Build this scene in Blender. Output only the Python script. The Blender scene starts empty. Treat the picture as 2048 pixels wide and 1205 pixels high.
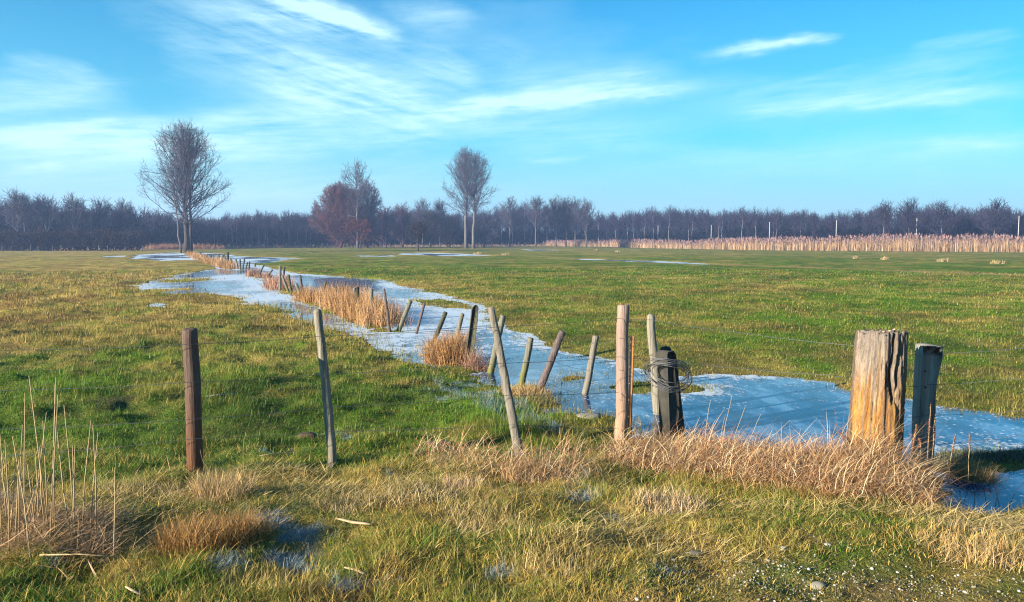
import bpy, math, random
import numpy as np

random.seed(7)
RNG = np.random.default_rng(11)
scene = bpy.context.scene
COL = scene.collection

# ------------------------------------------------------------------ camera model
CZ, FPX, CX, CY, HOR = 2.3, 1600.0, 1024.0, 602.5, 480.0
PITCH = math.atan((CY - HOR) / FPX)
CP, SP = math.cos(PITCH), math.sin(PITCH)

def ray(px, py):
    x = (px - CX) / FPX; y = (CY - py) / FPX
    return np.array([x, CP + y * SP, -SP + y * CP])
def gp(px, py, z=0.0):
    d = ray(px, py); t = (z - CZ) / d[2]
    return np.array([d[0] * t, d[1] * t, z])
def at(px, py, Y):
    d = ray(px, py); t = Y / d[1]
    return np.array([d[0] * t, Y, CZ + d[2] * t])
def mpp(Y):                       # metres per photo pixel at distance Y
    return Y / FPX

# ------------------------------------------------------------------ numpy noise
def _h(a, b, seed):
    n = (a * 374761393 + b * 668265263 + seed * 974634777) & 0xffffffff
    n = ((n ^ (n >> 13)) * 1274126177) & 0xffffffff
    n = ((n ^ (n >> 15)) * 2246822519) & 0xffffffff
    return ((n ^ (n >> 16)) & 0xffff) / 65535.0
def vn(x, y, seed=0):
    xi = np.floor(x).astype(np.int64); yi = np.floor(y).astype(np.int64)
    u = x - xi; v = y - yi
    u = u * u * (3 - 2 * u); v = v * v * (3 - 2 * v)
    a = _h(xi, yi, seed); b = _h(xi + 1, yi, seed); c = _h(xi, yi + 1, seed); d = _h(xi + 1, yi + 1, seed)
    return (a * (1 - u) + b * u) * (1 - v) + (c * (1 - u) + d * u) * v
def fbm(x, y, seed=0, o=3):
    s = 0; a = 1.0; t = 0
    for i in range(o):
        s = s + a * vn(x, y, seed + i * 17); t += a
        x = x * 2.03 + 5.2; y = y * 2.03 + 1.7; a *= 0.5
    return s / t
def sst(a, b, x):
    t = np.clip((x - a) / (b - a), 0, 1); return t * t * (3 - 2 * t)

# ------------------------------------------------------------------ water outline (photo pixels -> z = 0 ground points)
def P0(l): return np.array([gp(a, b)[:2] for a, b in l])
WATER = [P0(l) for l in [
    # main ditch and flood
    [(438,539),(377,546),(345,554),(319,559),(266,577),(305,582),(340,590),(393,586),(430,588),(467,594),(512,611),(579,619),(589,637),
     (619,647),(660,661),(695,667),(729,677),(765,697),(806,719),(831,727),(864,735),(900,745),(940,749),(970,760),(1000,776),(1040,800),(1075,816),(1105,823),
     (1130,823),(1195,831),(1223,832),(1260,850),(1290,872),(1400,878),(1500,900),(1600,912),(1700,922),(1790,932),(1835,950),(1868,985),(1893,1038),
     (1960,1041),(2048,1022),(2200,1030),(2700,1050),(2700,952),(2200,940),(2048,938),(1930,945),(1888,938),(1882,916),(1950,906),(2048,894),(2300,890),(2700,890),
     (2700,872),(2300,852),(2048,838),(1976,824),(1896,817),(1820,801),(1705,778),(1648,764),(1575,756),(1530,752),(1480,752),(1430,748),(1385,757),(1330,752),(1290,742),(1238,728),(1187,716),(1153,713),(1088,688),
     (1046,668),(1018,662),(985,640),(960,606),(930,600),(860,585),(800,571),(760,560),(699,556),(629,551),(575,545),(545,538),(527,532),(505,529),(497,523),(470,512),(456,509),(425,507),(400,506),(382,507),
     (386,514),(405,521),(430,530)],
    [(276,510),(356,505.5),(372,511),(398,518),(385,521),(327,523),(292,518),(266,519)],
    [(470,512),(496,514),(603,517),(560,522),(549,525),(511,528),(497,524)],
    [(1155,518.3),(1250,520.6),(1330,523.6),(1420,528.8),(1425,530.6),(1330,526.6),(1240,523),(1155,520.3)],
    [(800,507.5),(850,506),(930,508.5),(985,512.5),(900,513.6),(850,511),(800,510)],
    [(706,512.0),(780,511.5),(800,514),(740,514.5)],
    [(1045,499.5),(1100,499.2),(1120,501.4),(1060,502.2)],
    [(300,608),(312,606),(322,610),(312,614)],
    [(205,513),(245,512),(250,514.5),(215,515.5)],
]]
ISLE = [P0(l) for l in [
    [(1232,772),(1290,762),(1345,760),(1395,773),(1385,788),(1300,788),(1245,784)],
    [(1110,757),(1140,750),(1180,754),(1165,763),(1130,764)],
    [(826,600),(880,600),(940,611),(958,620),(900,617),(840,609)],
    [(985,800),(1023,778),(1060,768),(1100,790),(1112,815),(1075,825),(1020,812)],
    [(845,716),(868,694),(935,698),(968,735),(940,752),(885,742)],
    [(606,597),(650,588),(700,598),(765,632),(786,664),(745,661),(680,638),(625,612)],
    [(552,575),(560,560),(580,570),(600,592),(570,588)],
    [(503,552),(516,546),(520,556),(508,560)],
    [(522,556),(535,550),(540,558),(526,562)],
    [(390,516),(420,519),(450,527),(470,540),(462,541),(440,534),(410,524)],
    [(270,580),(380,577),(400,579),(330,583)],
    [(300,563),(420,557),(440,560),(330,567)],
]]

def poly_sd(x, y, P):                      # >0 outside
    d2 = np.full(x.shape, 1e12); inside = np.zeros(x.shape, bool)
    n = len(P)
    for i in range(n):
        ax, ay = P[i]; bx, by = P[(i + 1) % n]
        ex, ey = bx - ax, by - ay
        wx = x - ax; wy = y - ay
        t = np.clip((wx * ex + wy * ey) / (ex * ex + ey * ey + 1e-12), 0, 1)
        dx = wx - ex * t; dy = wy - ey * t
        np.minimum(d2, dx * dx + dy * dy, out=d2)
        c = ((ay > y) != (by > y))
        if c.any():
            with np.errstate(divide='ignore', invalid='ignore'):
                xi = ax + (y - ay) / (by - ay + 1e-20) * ex
            inside ^= c & (x < xi)
    d = np.sqrt(d2)
    return np.where(inside, -d, d)

def shore(x, y):                           # signed distance to water, >0 on land
    s = np.full(x.shape, 1e6)
    for P in WATER:
        lo = P.min(0) - 14; hi = P.max(0) + 14
        m = (x > lo[0]) & (x < hi[0]) & (y > lo[1]) & (y < hi[1])
        if m.any():
            v = poly_sd(x[m], y[m], P); s[m] = np.minimum(s[m], v)
    for P in ISLE:
        lo = P.min(0) - 8; hi = P.max(0) + 8
        m = (x > lo[0]) & (x < hi[0]) & (y > lo[1]) & (y < hi[1])
        if m.any():
            v = poly_sd(x[m], y[m], P); s[m] = np.maximum(s[m], -v)
    r = np.hypot(x, y)
    s = np.minimum(s, 30)
    return s + (fbm(x * .9, y * .9, 3) - .5) * np.minimum(.45 + .014 * r, 1.3) + (fbm(x * 3.7, y * 3.7, 4) - .5) * np.minimum(.30 + .006 * r, .5)

MOUND = [(gp(1330, 905, .3), .55, .05), (gp(1480, 940, .3), .7, .04), (gp(1620, 960, .3), .7, .05), (gp(1770, 970, .3), .6, .12), (gp(870, 920, .3), .8, .06), (gp(1180, 905, .3), .6, .06)]
def height(x, y, s):
    r = np.hypot(x, y)
    base = np.where(s > 0, .10 * (1 - np.exp(-np.maximum(s, 0) / 1.2)), -.35 * (1 - np.exp(np.minimum(s, 0) / .5)))
    land = np.clip(s / .7, 0, 1)
    z = base + .42 * sst(9.0, 3.6, y) * np.clip(s / .9, 0, 1)
    side = np.where(x > .28 * (y - 14) * 0 + (-.16 * (y - 8) + 1.2), .65, 1.0)
    far = np.clip(60 / np.maximum(r, 1), .3, 1)
    z = z + land * far * side * ((fbm(x * .9, y * .9, 21) - .5) * .15 + (fbm(x * 2.6, y * 2.6, 33) - .5) * .15)
    z = z + land * sst(140, 400, r) * (fbm(x * .01, y * .01, 5) - .5) * 1.0
    for c, w, a in MOUND:
        z = z + a * np.exp(-((x - c[0]) ** 2 + (y - c[1]) ** 2) / (w * w)) * np.clip(s / .5, 0, 1)
    return z
def hxy(x, y):
    x = np.array([float(x)]); y = np.array([float(y)])
    return float(height(x, y, shore(x, y))[0])
def gph(px, py):                            # photo pixel -> point on the ground relief
    z = .1
    for _ in range(14):
        p = gp(px, py, z); z = .5 * z + .5 * hxy(p[0], p[1])
    p = gp(px, py, z); return np.array([p[0], p[1], z])

# ------------------------------------------------------------------ object helpers
def tag(o, label=None, cat=None, group=None, kind=None):
    if label: o['label'] = label
    if cat: o['category'] = cat
    if group: o['group'] = group
    if kind: o['kind'] = kind
    return o
def empty(name, loc, label, cat, group=None):
    o = bpy.data.objects.new(name, None); COL.objects.link(o); o.location = tuple(loc)
    o.empty_display_size = .2
    return tag(o, label, cat, group)
def mesh_np(name, co, tris, col=None, smooth=False, quads=None):
    me = bpy.data.meshes.new(name)
    co = np.ascontiguousarray(co, dtype=np.float32)
    me.vertices.add(len(co)); me.vertices.foreach_set('co', co.ravel())
    parts = []; starts = []; off = 0
    if tris is not None and len(tris):
        t = np.asarray(tris, dtype=np.int32); parts.append(t.ravel()); starts.append(np.arange(len(t)) * 3 + off); off += t.size
    if quads is not None and len(quads):
        q = np.asarray(quads, dtype=np.int32); parts.append(q.ravel()); starts.append(np.arange(len(q)) * 4 + off); off += q.size
    lv = np.concatenate(parts); ls = np.concatenate(starts).astype(np.int32)
    me.loops.add(len(lv)); me.loops.foreach_set('vertex_index', lv.astype(np.int32))
    me.polygons.add(len(ls)); me.polygons.foreach_set('loop_start', ls)
    if smooth: me.polygons.foreach_set('use_smooth', np.ones(len(ls), dtype=bool))
    if col is not None:
        a = me.color_attributes.new('Col', 'FLOAT_COLOR', 'POINT')
        c = np.ones((len(co), 4), dtype=np.float32); c[:, :3] = col
        a.data.foreach_set('color', c.ravel())
    me.update(calc_edges=True)
    return me
def link(name, me, mat, parent=None, loc=(0, 0, 0)):
    o = bpy.data.objects.new(name, me); COL.objects.link(o)
    if mat: me.materials.append(mat)
    if parent: o.parent = parent
    o.location = tuple(loc)
    return o

# tubes along a path: rings of n verts
def tube(path, radii, n=8, noise=0, seed=0, cap=True, squash=1.0):
    path = np.asarray(path, float); rng = np.random.default_rng(seed)
    k = len(path); vs = []; qs = []; ts = []
    d = np.gradient(path, axis=0); d /= np.linalg.norm(d, axis=1)[:, None] + 1e-9
    ref = np.array([1., 0, 0]) if abs(d[0][0]) < .8 else np.array([0, 1., 0])
    for i in range(k):
        v = np.cross(d[i], ref); v /= np.linalg.norm(v); u = np.cross(v, d[i])
        for j in range(n):
            a = 2 * math.pi * j / n
            rr = radii[i] * (1 + noise * (rng.random() - .5))
            vs.append(path[i] + u * math.cos(a) * rr + v * math.sin(a) * rr * squash)
    for i in range(k - 1):
        for j in range(n):
            a = i * n + j; b = i * n + (j + 1) % n
            qs.append((a, b, b + n, a + n))
    if cap:
        vs.append(path[-1] + d[-1] * radii[-1] * .05); c = len(vs) - 1
        for j in range(n): ts.append(((k - 1) * n + j, (k - 1) * n + (j + 1) % n, c))
        vs.append(path[0]); c = len(vs) - 1
        for j in range(n): ts.append(((j + 1) % n, j, c))
    return np.array(vs), ts, qs
def merge(parts):
    V = []; T = []; Q = []; o = 0
    for v, t, q in parts:
        V.append(v)
        if len(t): T.append(np.asarray(t) + o)
        if len(q): Q.append(np.asarray(q) + o)
        o += len(v)
    return np.concatenate(V), (np.concatenate(T) if T else []), (np.concatenate(Q) if Q else [])
# many independent 3-sided sticks at once
def sticks(p0, p1, r0, r1):
    p0 = np.asarray(p0, float); p1 = np.asarray(p1, float); r0 = np.asarray(r0)[:, None]; r1 = np.asarray(r1)[:, None]
    d = p1 - p0; d /= np.linalg.norm(d, axis=1)[:, None] + 1e-9
    ref = np.where(np.abs(d[:, 2:3]) < .9, np.array([[0, 0, 1.]]), np.array([[1., 0, 0]]))
    u = np.cross(d, ref); u /= np.linalg.norm(u, axis=1)[:, None] + 1e-9
    v = np.cross(d, u); n = len(p0)
    co = np.empty((n, 6, 3))
    for j in range(3):
        a = 2 * math.pi * j / 3; w = u * math.cos(a) + v * math.sin(a)
        co[:, j] = p0 + w * r0; co[:, 3 + j] = p1 + w * r1
    b = (np.arange(n) * 6)[:, None, None]
    q = np.array([[0, 1, 4, 3], [1, 2, 5, 4], [2, 0, 3, 5]])[None] + b
    return co.reshape(-1, 3), q.reshape(-1, 4)
# ribbons: blades of grass bent along their length
def ribbons(pos, ln, wid, yaw, lean, bend, col, segs=2, face=None):
    """yaw: heading of the lean, lean: start angle from vertical, bend: added angle toward the tip"""
    n = len(pos); ring = []
    ang = lean.copy(); p = pos.copy()
    hx, hy = np.cos(yaw), np.sin(yaw)
    fy = yaw + math.pi / 2 if face is None else face
    sx, sy = np.cos(fy), np.sin(fy)
    co = np.empty((n, segs * 2 + 1, 3))
    for i in range(segs + 1):
        f = i / segs; w = wid * (1 - f * f * .75) * .5
        if i < segs:
            co[:, 2 * i] = p + np.stack([-sx * w, -sy * w, 0 * w], 1)
            co[:, 2 * i + 1] = p + np.stack([sx * w, sy * w, 0 * w], 1)
        else: co[:, 2 * i] = p
        st = ln / segs
        p = p + np.stack([hx * np.sin(ang) * st, hy * np.sin(ang) * st, np.cos(ang) * st], 1)
        ang = ang + bend / segs
    tri = []
    for i in range(segs - 1):
        a = 2 * i; tri += [(a, a + 1, a + 3), (a, a + 3, a + 2)]
    a = 2 * (segs - 1); tri.append((a, a + 1, a + 2))
    T = np.array(tri)[None] + (np.arange(n) * (segs * 2 + 1))[:, None, None]
    C = np.repeat(col, segs * 2 + 1, axis=0)
    return co.reshape(-1, 3), T.reshape(-1, 3), C

# ------------------------------------------------------------------ materials
def newmat(name):
    m = bpy.data.materials.new(name); m.use_nodes = True
    nt = m.node_tree; b = nt.nodes['Principled BSDF']
    return m, nt, b
def N(nt, t, **kw):
    n = nt.nodes.new(t)
    for k, v in kw.items(): setattr(n, k, v)
    return n
def rgb(c): return (c[0], c[1], c[2], 1)
def ramp(nt, stops):
    r = N(nt, 'ShaderNodeValToRGB'); e = r.color_ramp.elements
    while len(e) < len(stops): e.new(.5)
    for i, (p, c) in enumerate(stops):
        e[i].position = p; e[i].color = rgb(c) if not np.isscalar(c) else (c, c, c, 1)
    return r
def noise(nt, vec, scale, detail=4, rough=.55, mapscale=None):
    if mapscale:
        mp = N(nt, 'ShaderNodeMapping'); mp.inputs['Scale'].default_value = mapscale
        nt.links.new(vec, mp.inputs['Vector']); vec = mp.outputs[0]
    n = N(nt, 'ShaderNodeTexNoise'); n.inputs['Scale'].default_value = scale
    n.inputs['Detail'].default_value = detail; n.inputs['Roughness'].default_value = rough
    nt.links.new(vec, n.inputs['Vector']); return n.outputs['Fac']
def mixc(nt, f, a, b, mode='MIX'):
    m = N(nt, 'ShaderNodeMix', data_type='RGBA', blend_type=mode)
    for s, v in ((m.inputs[0], f), (m.inputs[6], a), (m.inputs[7], b)):
        if isinstance(v, (int, float)): s.default_value = v
        elif isinstance(v, tuple): s.default_value = rgb(v)
        else: nt.links.new(v, s)
    return m.outputs[2]
def math_(nt, op, a, b=0.0, clamp=False):
    m = N(nt, 'ShaderNodeMath', operation=op, use_clamp=clamp)
    for s, v in ((m.inputs[0], a), (m.inputs[1], b)):
        if isinstance(v, (int, float)): s.default_value = v
        else: nt.links.new(v, s)
    return m.outputs[0]
def bump(nt, b, h, strength=.5, dist=.01):
    n = N(nt, 'ShaderNodeBump'); n.inputs['Strength'].default_value = strength; n.inputs['Distance'].default_value = dist
    nt.links.new(h, n.inputs['Height']); nt.links.new(n.outputs[0], b.inputs['Normal'])

def blade_mat(name, translucent=.35, jitter=.35):
    m, nt, b = newmat(name)
    a = N(nt, 'ShaderNodeAttribute', attribute_name='Col')
    g = N(nt, 'ShaderNodeNewGeometry')
    j = math_(nt, 'ADD', math_(nt, 'MULTIPLY', g.outputs['Random Per Island'], jitter), 1 - jitter / 2)
    c = mixc(nt, 1.0, a.outputs['Color'], j, 'MULTIPLY')
    nt.links.new(c, b.inputs['Base Color']); b.inputs['Roughness'].default_value = .6
    b.inputs['Specular IOR Level'].default_value = .25
    t = N(nt, 'ShaderNodeBsdfTranslucent'); nt.links.new(c, t.inputs['Color'])
    ms = N(nt, 'ShaderNodeMixShader'); ms.inputs[0].default_value = translucent
    nt.links.new(b.outputs[0], ms.inputs[1]); nt.links.new(t.outputs[0], ms.inputs[2])
    nt.links.new(ms.outputs[0], nt.nodes['Material Output'].inputs['Surface'])
    return m
GRASS = blade_mat('grass_blades'); STRAW = blade_mat('dry_blades', .15, .5)

def wood_mat(name, light, dark, low=None, low_z=(0, .5), moss=None, crack=.5, tone=1.0):
    m, nt, b = newmat(name)
    tc = N(nt, 'ShaderNodeTexCoord').outputs['Object']
    f1 = noise(nt, tc, 16, 6, .65, (3.2, 3.2, .16))
    f2 = noise(nt, tc, 3.5, 4, .6, (1.4, 1.4, .5))
    f3 = noise(nt, tc, 40, 3, .6, (2.4, 2.4, .2))
    r = ramp(nt, [(.32, dark), (.62, light)]); nt.links.new(f1, r.inputs[0])
    c = mixc(nt, math_(nt, 'MULTIPLY', f2, .55), r.outputs[0], tuple(.5 * a + .5 * d for a, d in zip(light, dark)))
    cr = ramp(nt, [(.30, 1.0), (.40, 0.0)]); nt.links.new(f3, cr.inputs[0])
    c = mixc(nt, math_(nt, 'MULTIPLY', cr.outputs[0], crack), c, tuple(.35 * d for d in dark))
    sep = N(nt, 'ShaderNodeSeparateXYZ'); nt.links.new(tc, sep.inputs[0])
    zz = math_(nt, 'ADD', sep.outputs['Z'], math_(nt, 'MULTIPLY', math_(nt, 'SUBTRACT', f2, .5), .5))
    if low:
        mr = N(nt, 'ShaderNodeMapRange'); nt.links.new(zz, mr.inputs[0])
        mr.inputs[1].default_value = low_z[1]; mr.inputs[2].default_value = low_z[0]
        lc = mixc(nt, f1, tuple(.5 * a for a in low), tuple(1.3 * a for a in low))
        c = mixc(nt, mr.outputs[0], c, lc)
    if moss:
        mn = noise(nt, tc, 9, 5, .7)
        mk = ramp(nt, [(.45, 0.), (.62, 1.)]); nt.links.new(mn, mk.inputs[0])
        c = mixc(nt, math_(nt, 'MULTIPLY', mk.outputs[0], .85), c, moss)
    nt.links.new(c, b.inputs['Base Color']); b.inputs['Roughness'].default_value = .85
    b.inputs['Specular IOR Level'].default_value = .2
    h = math_(nt, 'ADD', f1, math_(nt, 'MULTIPLY', f3, .7))
    bump(nt, b, h, .9, .012)
    return m
W_BROWN = wood_mat('brown_wood', (.14, .095, .075), (.040, .022, .015), low=(.12, .05, .022), low_z=(.1, .8))
W_SILVER = wood_mat('silver_wood', (.27, .24, .185), (.085, .072, .05), crack=.6)
W_GREY = wood_mat('grey_wood', (.23, .20, .16), (.07, .058, .043), crack=.7)
W_PINK = wood_mat('pinkish_wood', (.29, .205, .165), (.15, .10, .078), low=(.36, .215, .14), low_z=(.2, .8), crack=.25)
W_DARK = wood_mat('dark_wood', (.085, .075, .055), (.022, .02, .015), moss=(.07, .075, .025))
W_MOSS = wood_mat('mossy_wood', (.20, .185, .135), (.065, .058, .04), low=(.13, .13, .018), low_z=(.08, .45), crack=.5)
W_PURP = wood_mat('purplish_wood', (.15, .11, .10), (.042, .03, .03), crack=.7)
W_BLACK = wood_mat('blackened_wood', (.045, .04, .034), (.012, .011, .01), moss=(.035, .045, .02))
W_BLUE = wood_mat('weathered_plank_wood', (.30, .265, .22), (.13, .11, .095), crack=.6)

def plain(name, c, rough=.8, spec=.2, var=.4, scale=6, metal=0.):
    m, nt, b = newmat(name)
    tc = N(nt, 'ShaderNodeTexCoord').outputs['Object']
    f = noise(nt, tc, scale, 5, .6)
    cc = mixc(nt, f, tuple(a * (1 - var) for a in c), tuple(a * (1 + var) for a in c))
    nt.links.new(cc, b.inputs['Base Color']); b.inputs['Roughness'].default_value = rough
    b.inputs['Specular IOR Level'].default_value = spec; b.inputs['Metallic'].default_value = metal
    bump(nt, b, f, .5, .01)
    return m
WIRE = plain('galvanised_wire', (.075, .075, .08), .5, .5, .5, 30, .3)
RUST = plain('rusty_steel', (.30, .12, .03), .8, .3, .7, 25)
STEEL_D = plain('dark_steel', (.03, .024, .02), .7, .3, .5, 20)
CONC = plain('old_concrete', (.040, .037, .030), .9, .2, .75, 9)
STONE = plain('pale_stone', (.33, .31, .28), .85, .2, .3, 30)
SLAB = plain('lichen_slab', (.20, .185, .145), .9, .2, .4, 14)
EARTH = plain('clod_earth', (.07, .05, .032), .95, .1, .6, 12)
BARK = plain('tree_bark', (.050, .044, .040), .9, .1, .5, 3)
BARK_PALE = plain('pale_bark', (.115, .102, .095), .9, .1, .5, 2)
TWIG = plain('bare_twigs', (.066, .060, .082), .8, .2, .3, .5)
TWIG_DARK = plain('dark_twigs', (.032, .028, .030), .9, .1, .4, .5)
TWIG_RED = plain('reddish_twigs', (.10, .042, .042), .8, .2, .35, .3)
TWIG_PUR = plain('purple_twigs', (.085, .048, .062), .8, .2, .3, .3)
WOODTW = plain('wood_twigs', (.036, .031, .050), .9, .1, .3, .1)
UNDTW = plain('undergrowth_shade_twigs', (.010, .010, .015), .9, .1, .4, .2)  # near-black: self-shadow at the wood's foot put into the twig colour
HEDGE = plain('hedge_twigs', (.032, .021, .018), .9, .1, .4, .5)
RUSTLEAF = plain('rust_leaves', (.18, .04, .018), .8, .2, .5, 1.2)
POLE = plain('pale_pole', (.36, .36, .37), .6, .3, .1, 2)
CANE = plain('red_cane', (.24, .05, .06), .7, .3, .4, 10)
STALK = plain('reed_stalk', (.36, .25, .125), .7, .3, .35, 8)
SEED = plain('seed_head', (.17, .07, .04), .9, .2, .4, 40)
STICK = plain('bleached_stick', (.38, .27, .15), .8, .2, .3, 12)

# ------------------------------------------------------------------ colour of the turf by place (grass, straw, frost are different stuff; frost also has shadow painted in)
FROST = []
for px, py, rx, ry, a in [(900,772,45,10,.6),(955,792,55,14,.9),(1005,808,50,13,.9),(1060,840,45,14,.5),(1110,862,45,8,.3),(540,1035,65,26,1.1),(585,1080,70,26,1.1),(600,1128,35,12,.9),
                          (480,1105,35,28,.5),(700,1175,45,30,.9),(640,1035,22,9,.7),(755,1110,18,9,.5),(1150,968,40,14,.6),(1160,1000,30,10,.7),(1280,1010,40,12,.4),(1230,1040,45,18,.6),
                          (205,1085,30,14,1.),(20,1000,22,30,.8),(230,1085,22,12,.8),(60,1130,40,10,.4),(1330,1140,30,10,.3),(1000,1150,25,8,.4),(760,950,22,8,.3),(560,905,40,7,.35),(690,870,40,8,.3)]:
    c = gph(px, py); t = c[1] / FPX
    ya = gp(px, py - ry, c[2])[1]; yb = gp(px, py + ry, c[2])[1]
    FROST.append((c[0], c[1], rx * t, (ya - yb) / 2, a))
def frost(x, y):
    f = np.zeros(x.shape)
    for cx, cy, rx, ry, a in FROST:
        m = (np.abs(x - cx) < 2 * rx) & (np.abs(y - cy) < 2 * ry)
        if m.any():
            q = ((x[m] - cx) / rx) ** 2 + ((y[m] - cy) / ry) ** 2
            f[m] = np.maximum(f[m], a * np.exp(-q * 1.1))
    return np.clip(f * 1.25 + (fbm(x * 6, y * 6, 77) - .58) * 3.2 * (f > .05), 0, .85)
DX0 = gp(1223, 832)[:2]; DX1 = gp(400, 510)[:2]
def side_right(x, y):                        # right of the ditch line
    t = (y - DX0[1]) / (DX1[1] - DX0[1])
    return sst(-1.5, 1.5, x - (DX0[0] + (DX1[0] - DX0[0]) * t))
G1 = np.array([.105, .200, .008]); G2 = np.array([.050, .105, .006]); ST = np.array([.39, .27, .072]); BR = np.array([.19, .115, .035]); FR = np.array([.22, .29, .33])
def bare_field(x, y):
    return .8 * sst(.68, .80, fbm(x * .95, y * .95, 43)) * sst(8.5, 10, y) * (1 - .6 * side_right(x, y))
def turf(x, y, s):
    r = np.hypot(x, y)
    R = side_right(x, y)
    n1 = fbm(x * .23, y * .23, 101); n2 = fbm(x * 1.3, y * 1.3, 102); n3 = fbm(x * 4.5, y * 4.5, 103, 2)
    left = .04 + .78 * sst(9.5, 24, r)
    right = .20 + .25 * sst(55, 150, r) + .38 * np.exp(-np.maximum(s, 0) / 1.6)
    st = left * (1 - R) + right * R
    near = sst(7.6, 6.2, y)
    st = st * (1 - near) + near * (.58 + (fbm(x * 1.9, y * 1.9, 106) - .5) * 1.3)
    st = st + (n1 - .5) * .9 + (n2 - .5) * 1.1 + (n3 - .5) * .9 * (1 - .5 * R)
    st = np.clip(st, 0, 1)[..., None]
    gm = np.clip(.5 + (fbm(x * .6, y * .6, 104) - .5) * 2.2 + (1 - R) * .12, 0, 1)[..., None]
    g = (G2 * (1 - gm) + G1 * gm) * (1 - .22 * R[..., None])
    bm = np.clip(.40 + (fbm(x * .8, y * .8, 105) - .5) * 2.4, 0, 1)[..., None]
    stc = ST * (1 - bm) + BR * bm
    c = g * (1 - st) + stc * st
    # drain furrows crossing the right hand meadow
    f = np.zeros(x.shape)
    for (a, b) in FURROW:
        e = b - a; t = np.clip(((x - a[0]) * e[0] + (y - a[1]) * e[1]) / (e @ e), 0, 1)
        d = np.hypot(x - a[0] - e[0] * t, y - a[1] - e[1] * t)
        f = np.maximum(f, np.exp(-(d / 1.1) ** 2))
    f = np.clip(f * (.35 + 1.1 * fbm(x * .35, y * .35, 108)), 0, 1)[..., None]
    c = c * (1 - f) + np.array([.27, .19, .075]) * f
    fr = frost(x, y)[..., None]
    return c * (1 - fr) + FR * fr
FURROW = [(gp(1100, 516.5)[:2], gp(1430, 531)[:2]), (gp(1430, 531)[:2], gp(1700, 541)[:2]), (gp(1700, 541)[:2], gp(2200, 560)[:2]),
          (gp(1130, 503.5)[:2], gp(1500, 511)[:2]), (gp(1500, 511)[:2], gp(2300, 528)[:2])]

# ------------------------------------------------------------------ ground sheet
def polar(rr, aa):
    A, R_ = np.meshgrid(aa, rr)
    return R_ * np.sin(A), R_ * np.cos(A)
rr = np.concatenate([np.geomspace(.4, 3, 20)[:-1], np.geomspace(3, 60, 470)[:-1], np.geomspace(60, 250, 150)[:-1], np.geomspace(250, 690, 24)])
aa = np.concatenate([np.linspace(-math.pi, -math.radians(52), 46)[:-1], np.linspace(-math.radians(52), math.radians(52), 560)[:-1], np.linspace(math.radians(52), math.pi, 46)])
X, Y = polar(rr, aa); nr, na = X.shape
xs, ys = X.ravel(), Y.ravel()
S = shore(xs, ys); Z = height(xs, ys, S)
idx = np.arange(nr * na).reshape(nr, na)
Q = np.stack([idx[:-1, :-1], idx[:-1, 1:], idx[1:, 1:], idx[1:, :-1]], -1).reshape(-1, 4)
gc = turf(xs, ys, S)
mud = np.array([.06, .045, .03]); k = np.clip(-S / .3 + .6, 0, 1)[:, None]
gc = gc * (1 - k) + mud * k
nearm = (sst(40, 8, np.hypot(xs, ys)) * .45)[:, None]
gc = gc * (1 - nearm) + np.array([.07, .06, .025]) * nearm        # soil and litter, darkened to paint in shade between the near blades
bf = (bare_field(xs, ys) * .75)[:, None]; gc = gc * (1 - bf) + np.array([.045, .033, .02]) * bf
gx, gy = gph(1620, 1190)[:2]
gm_ = np.exp(-(((xs - gx) / 1.15) ** 2 + ((ys - gy) / .42) ** 2) ** 1.5)[:, None]
gc = gc * (1 - .25 * gm_) + np.array([.085, .066, .042]) * .25 * gm_
def ground_mat():
    m, nt, b = newmat('meadow_ground')
    a = N(nt, 'ShaderNodeAttribute', attribute_name='Col')
    tc = N(nt, 'ShaderNodeTexCoord').outputs['Object']
    f1 = noise(nt, tc, 2.2, 6, .7); f2 = noise(nt, tc, 22, 4, .7)
    v = math_(nt, 'ADD', math_(nt, 'MULTIPLY', f1, .9), math_(nt, 'MULTIPLY', f2, 1.0))
    c = mixc(nt, 1.0, a.outputs['Color'], v, 'MULTIPLY')
    nt.links.new(c, b.inputs['Base Color']); b.inputs['Roughness'].default_value = .95; b.inputs['Specular IOR Level'].default_value = .05
    bump(nt, b, math_(nt, 'ADD', f1, math_(nt, 'MULTIPLY', f2, .4)), .8, .12)
    return m
me = mesh_np('ground', np.stack([xs, ys, Z], 1), None, gc, True, Q)
tag(link('ground', me, ground_mat()), 'flat winter meadow with green and straw coloured turf', None, None, 'structure')

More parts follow.
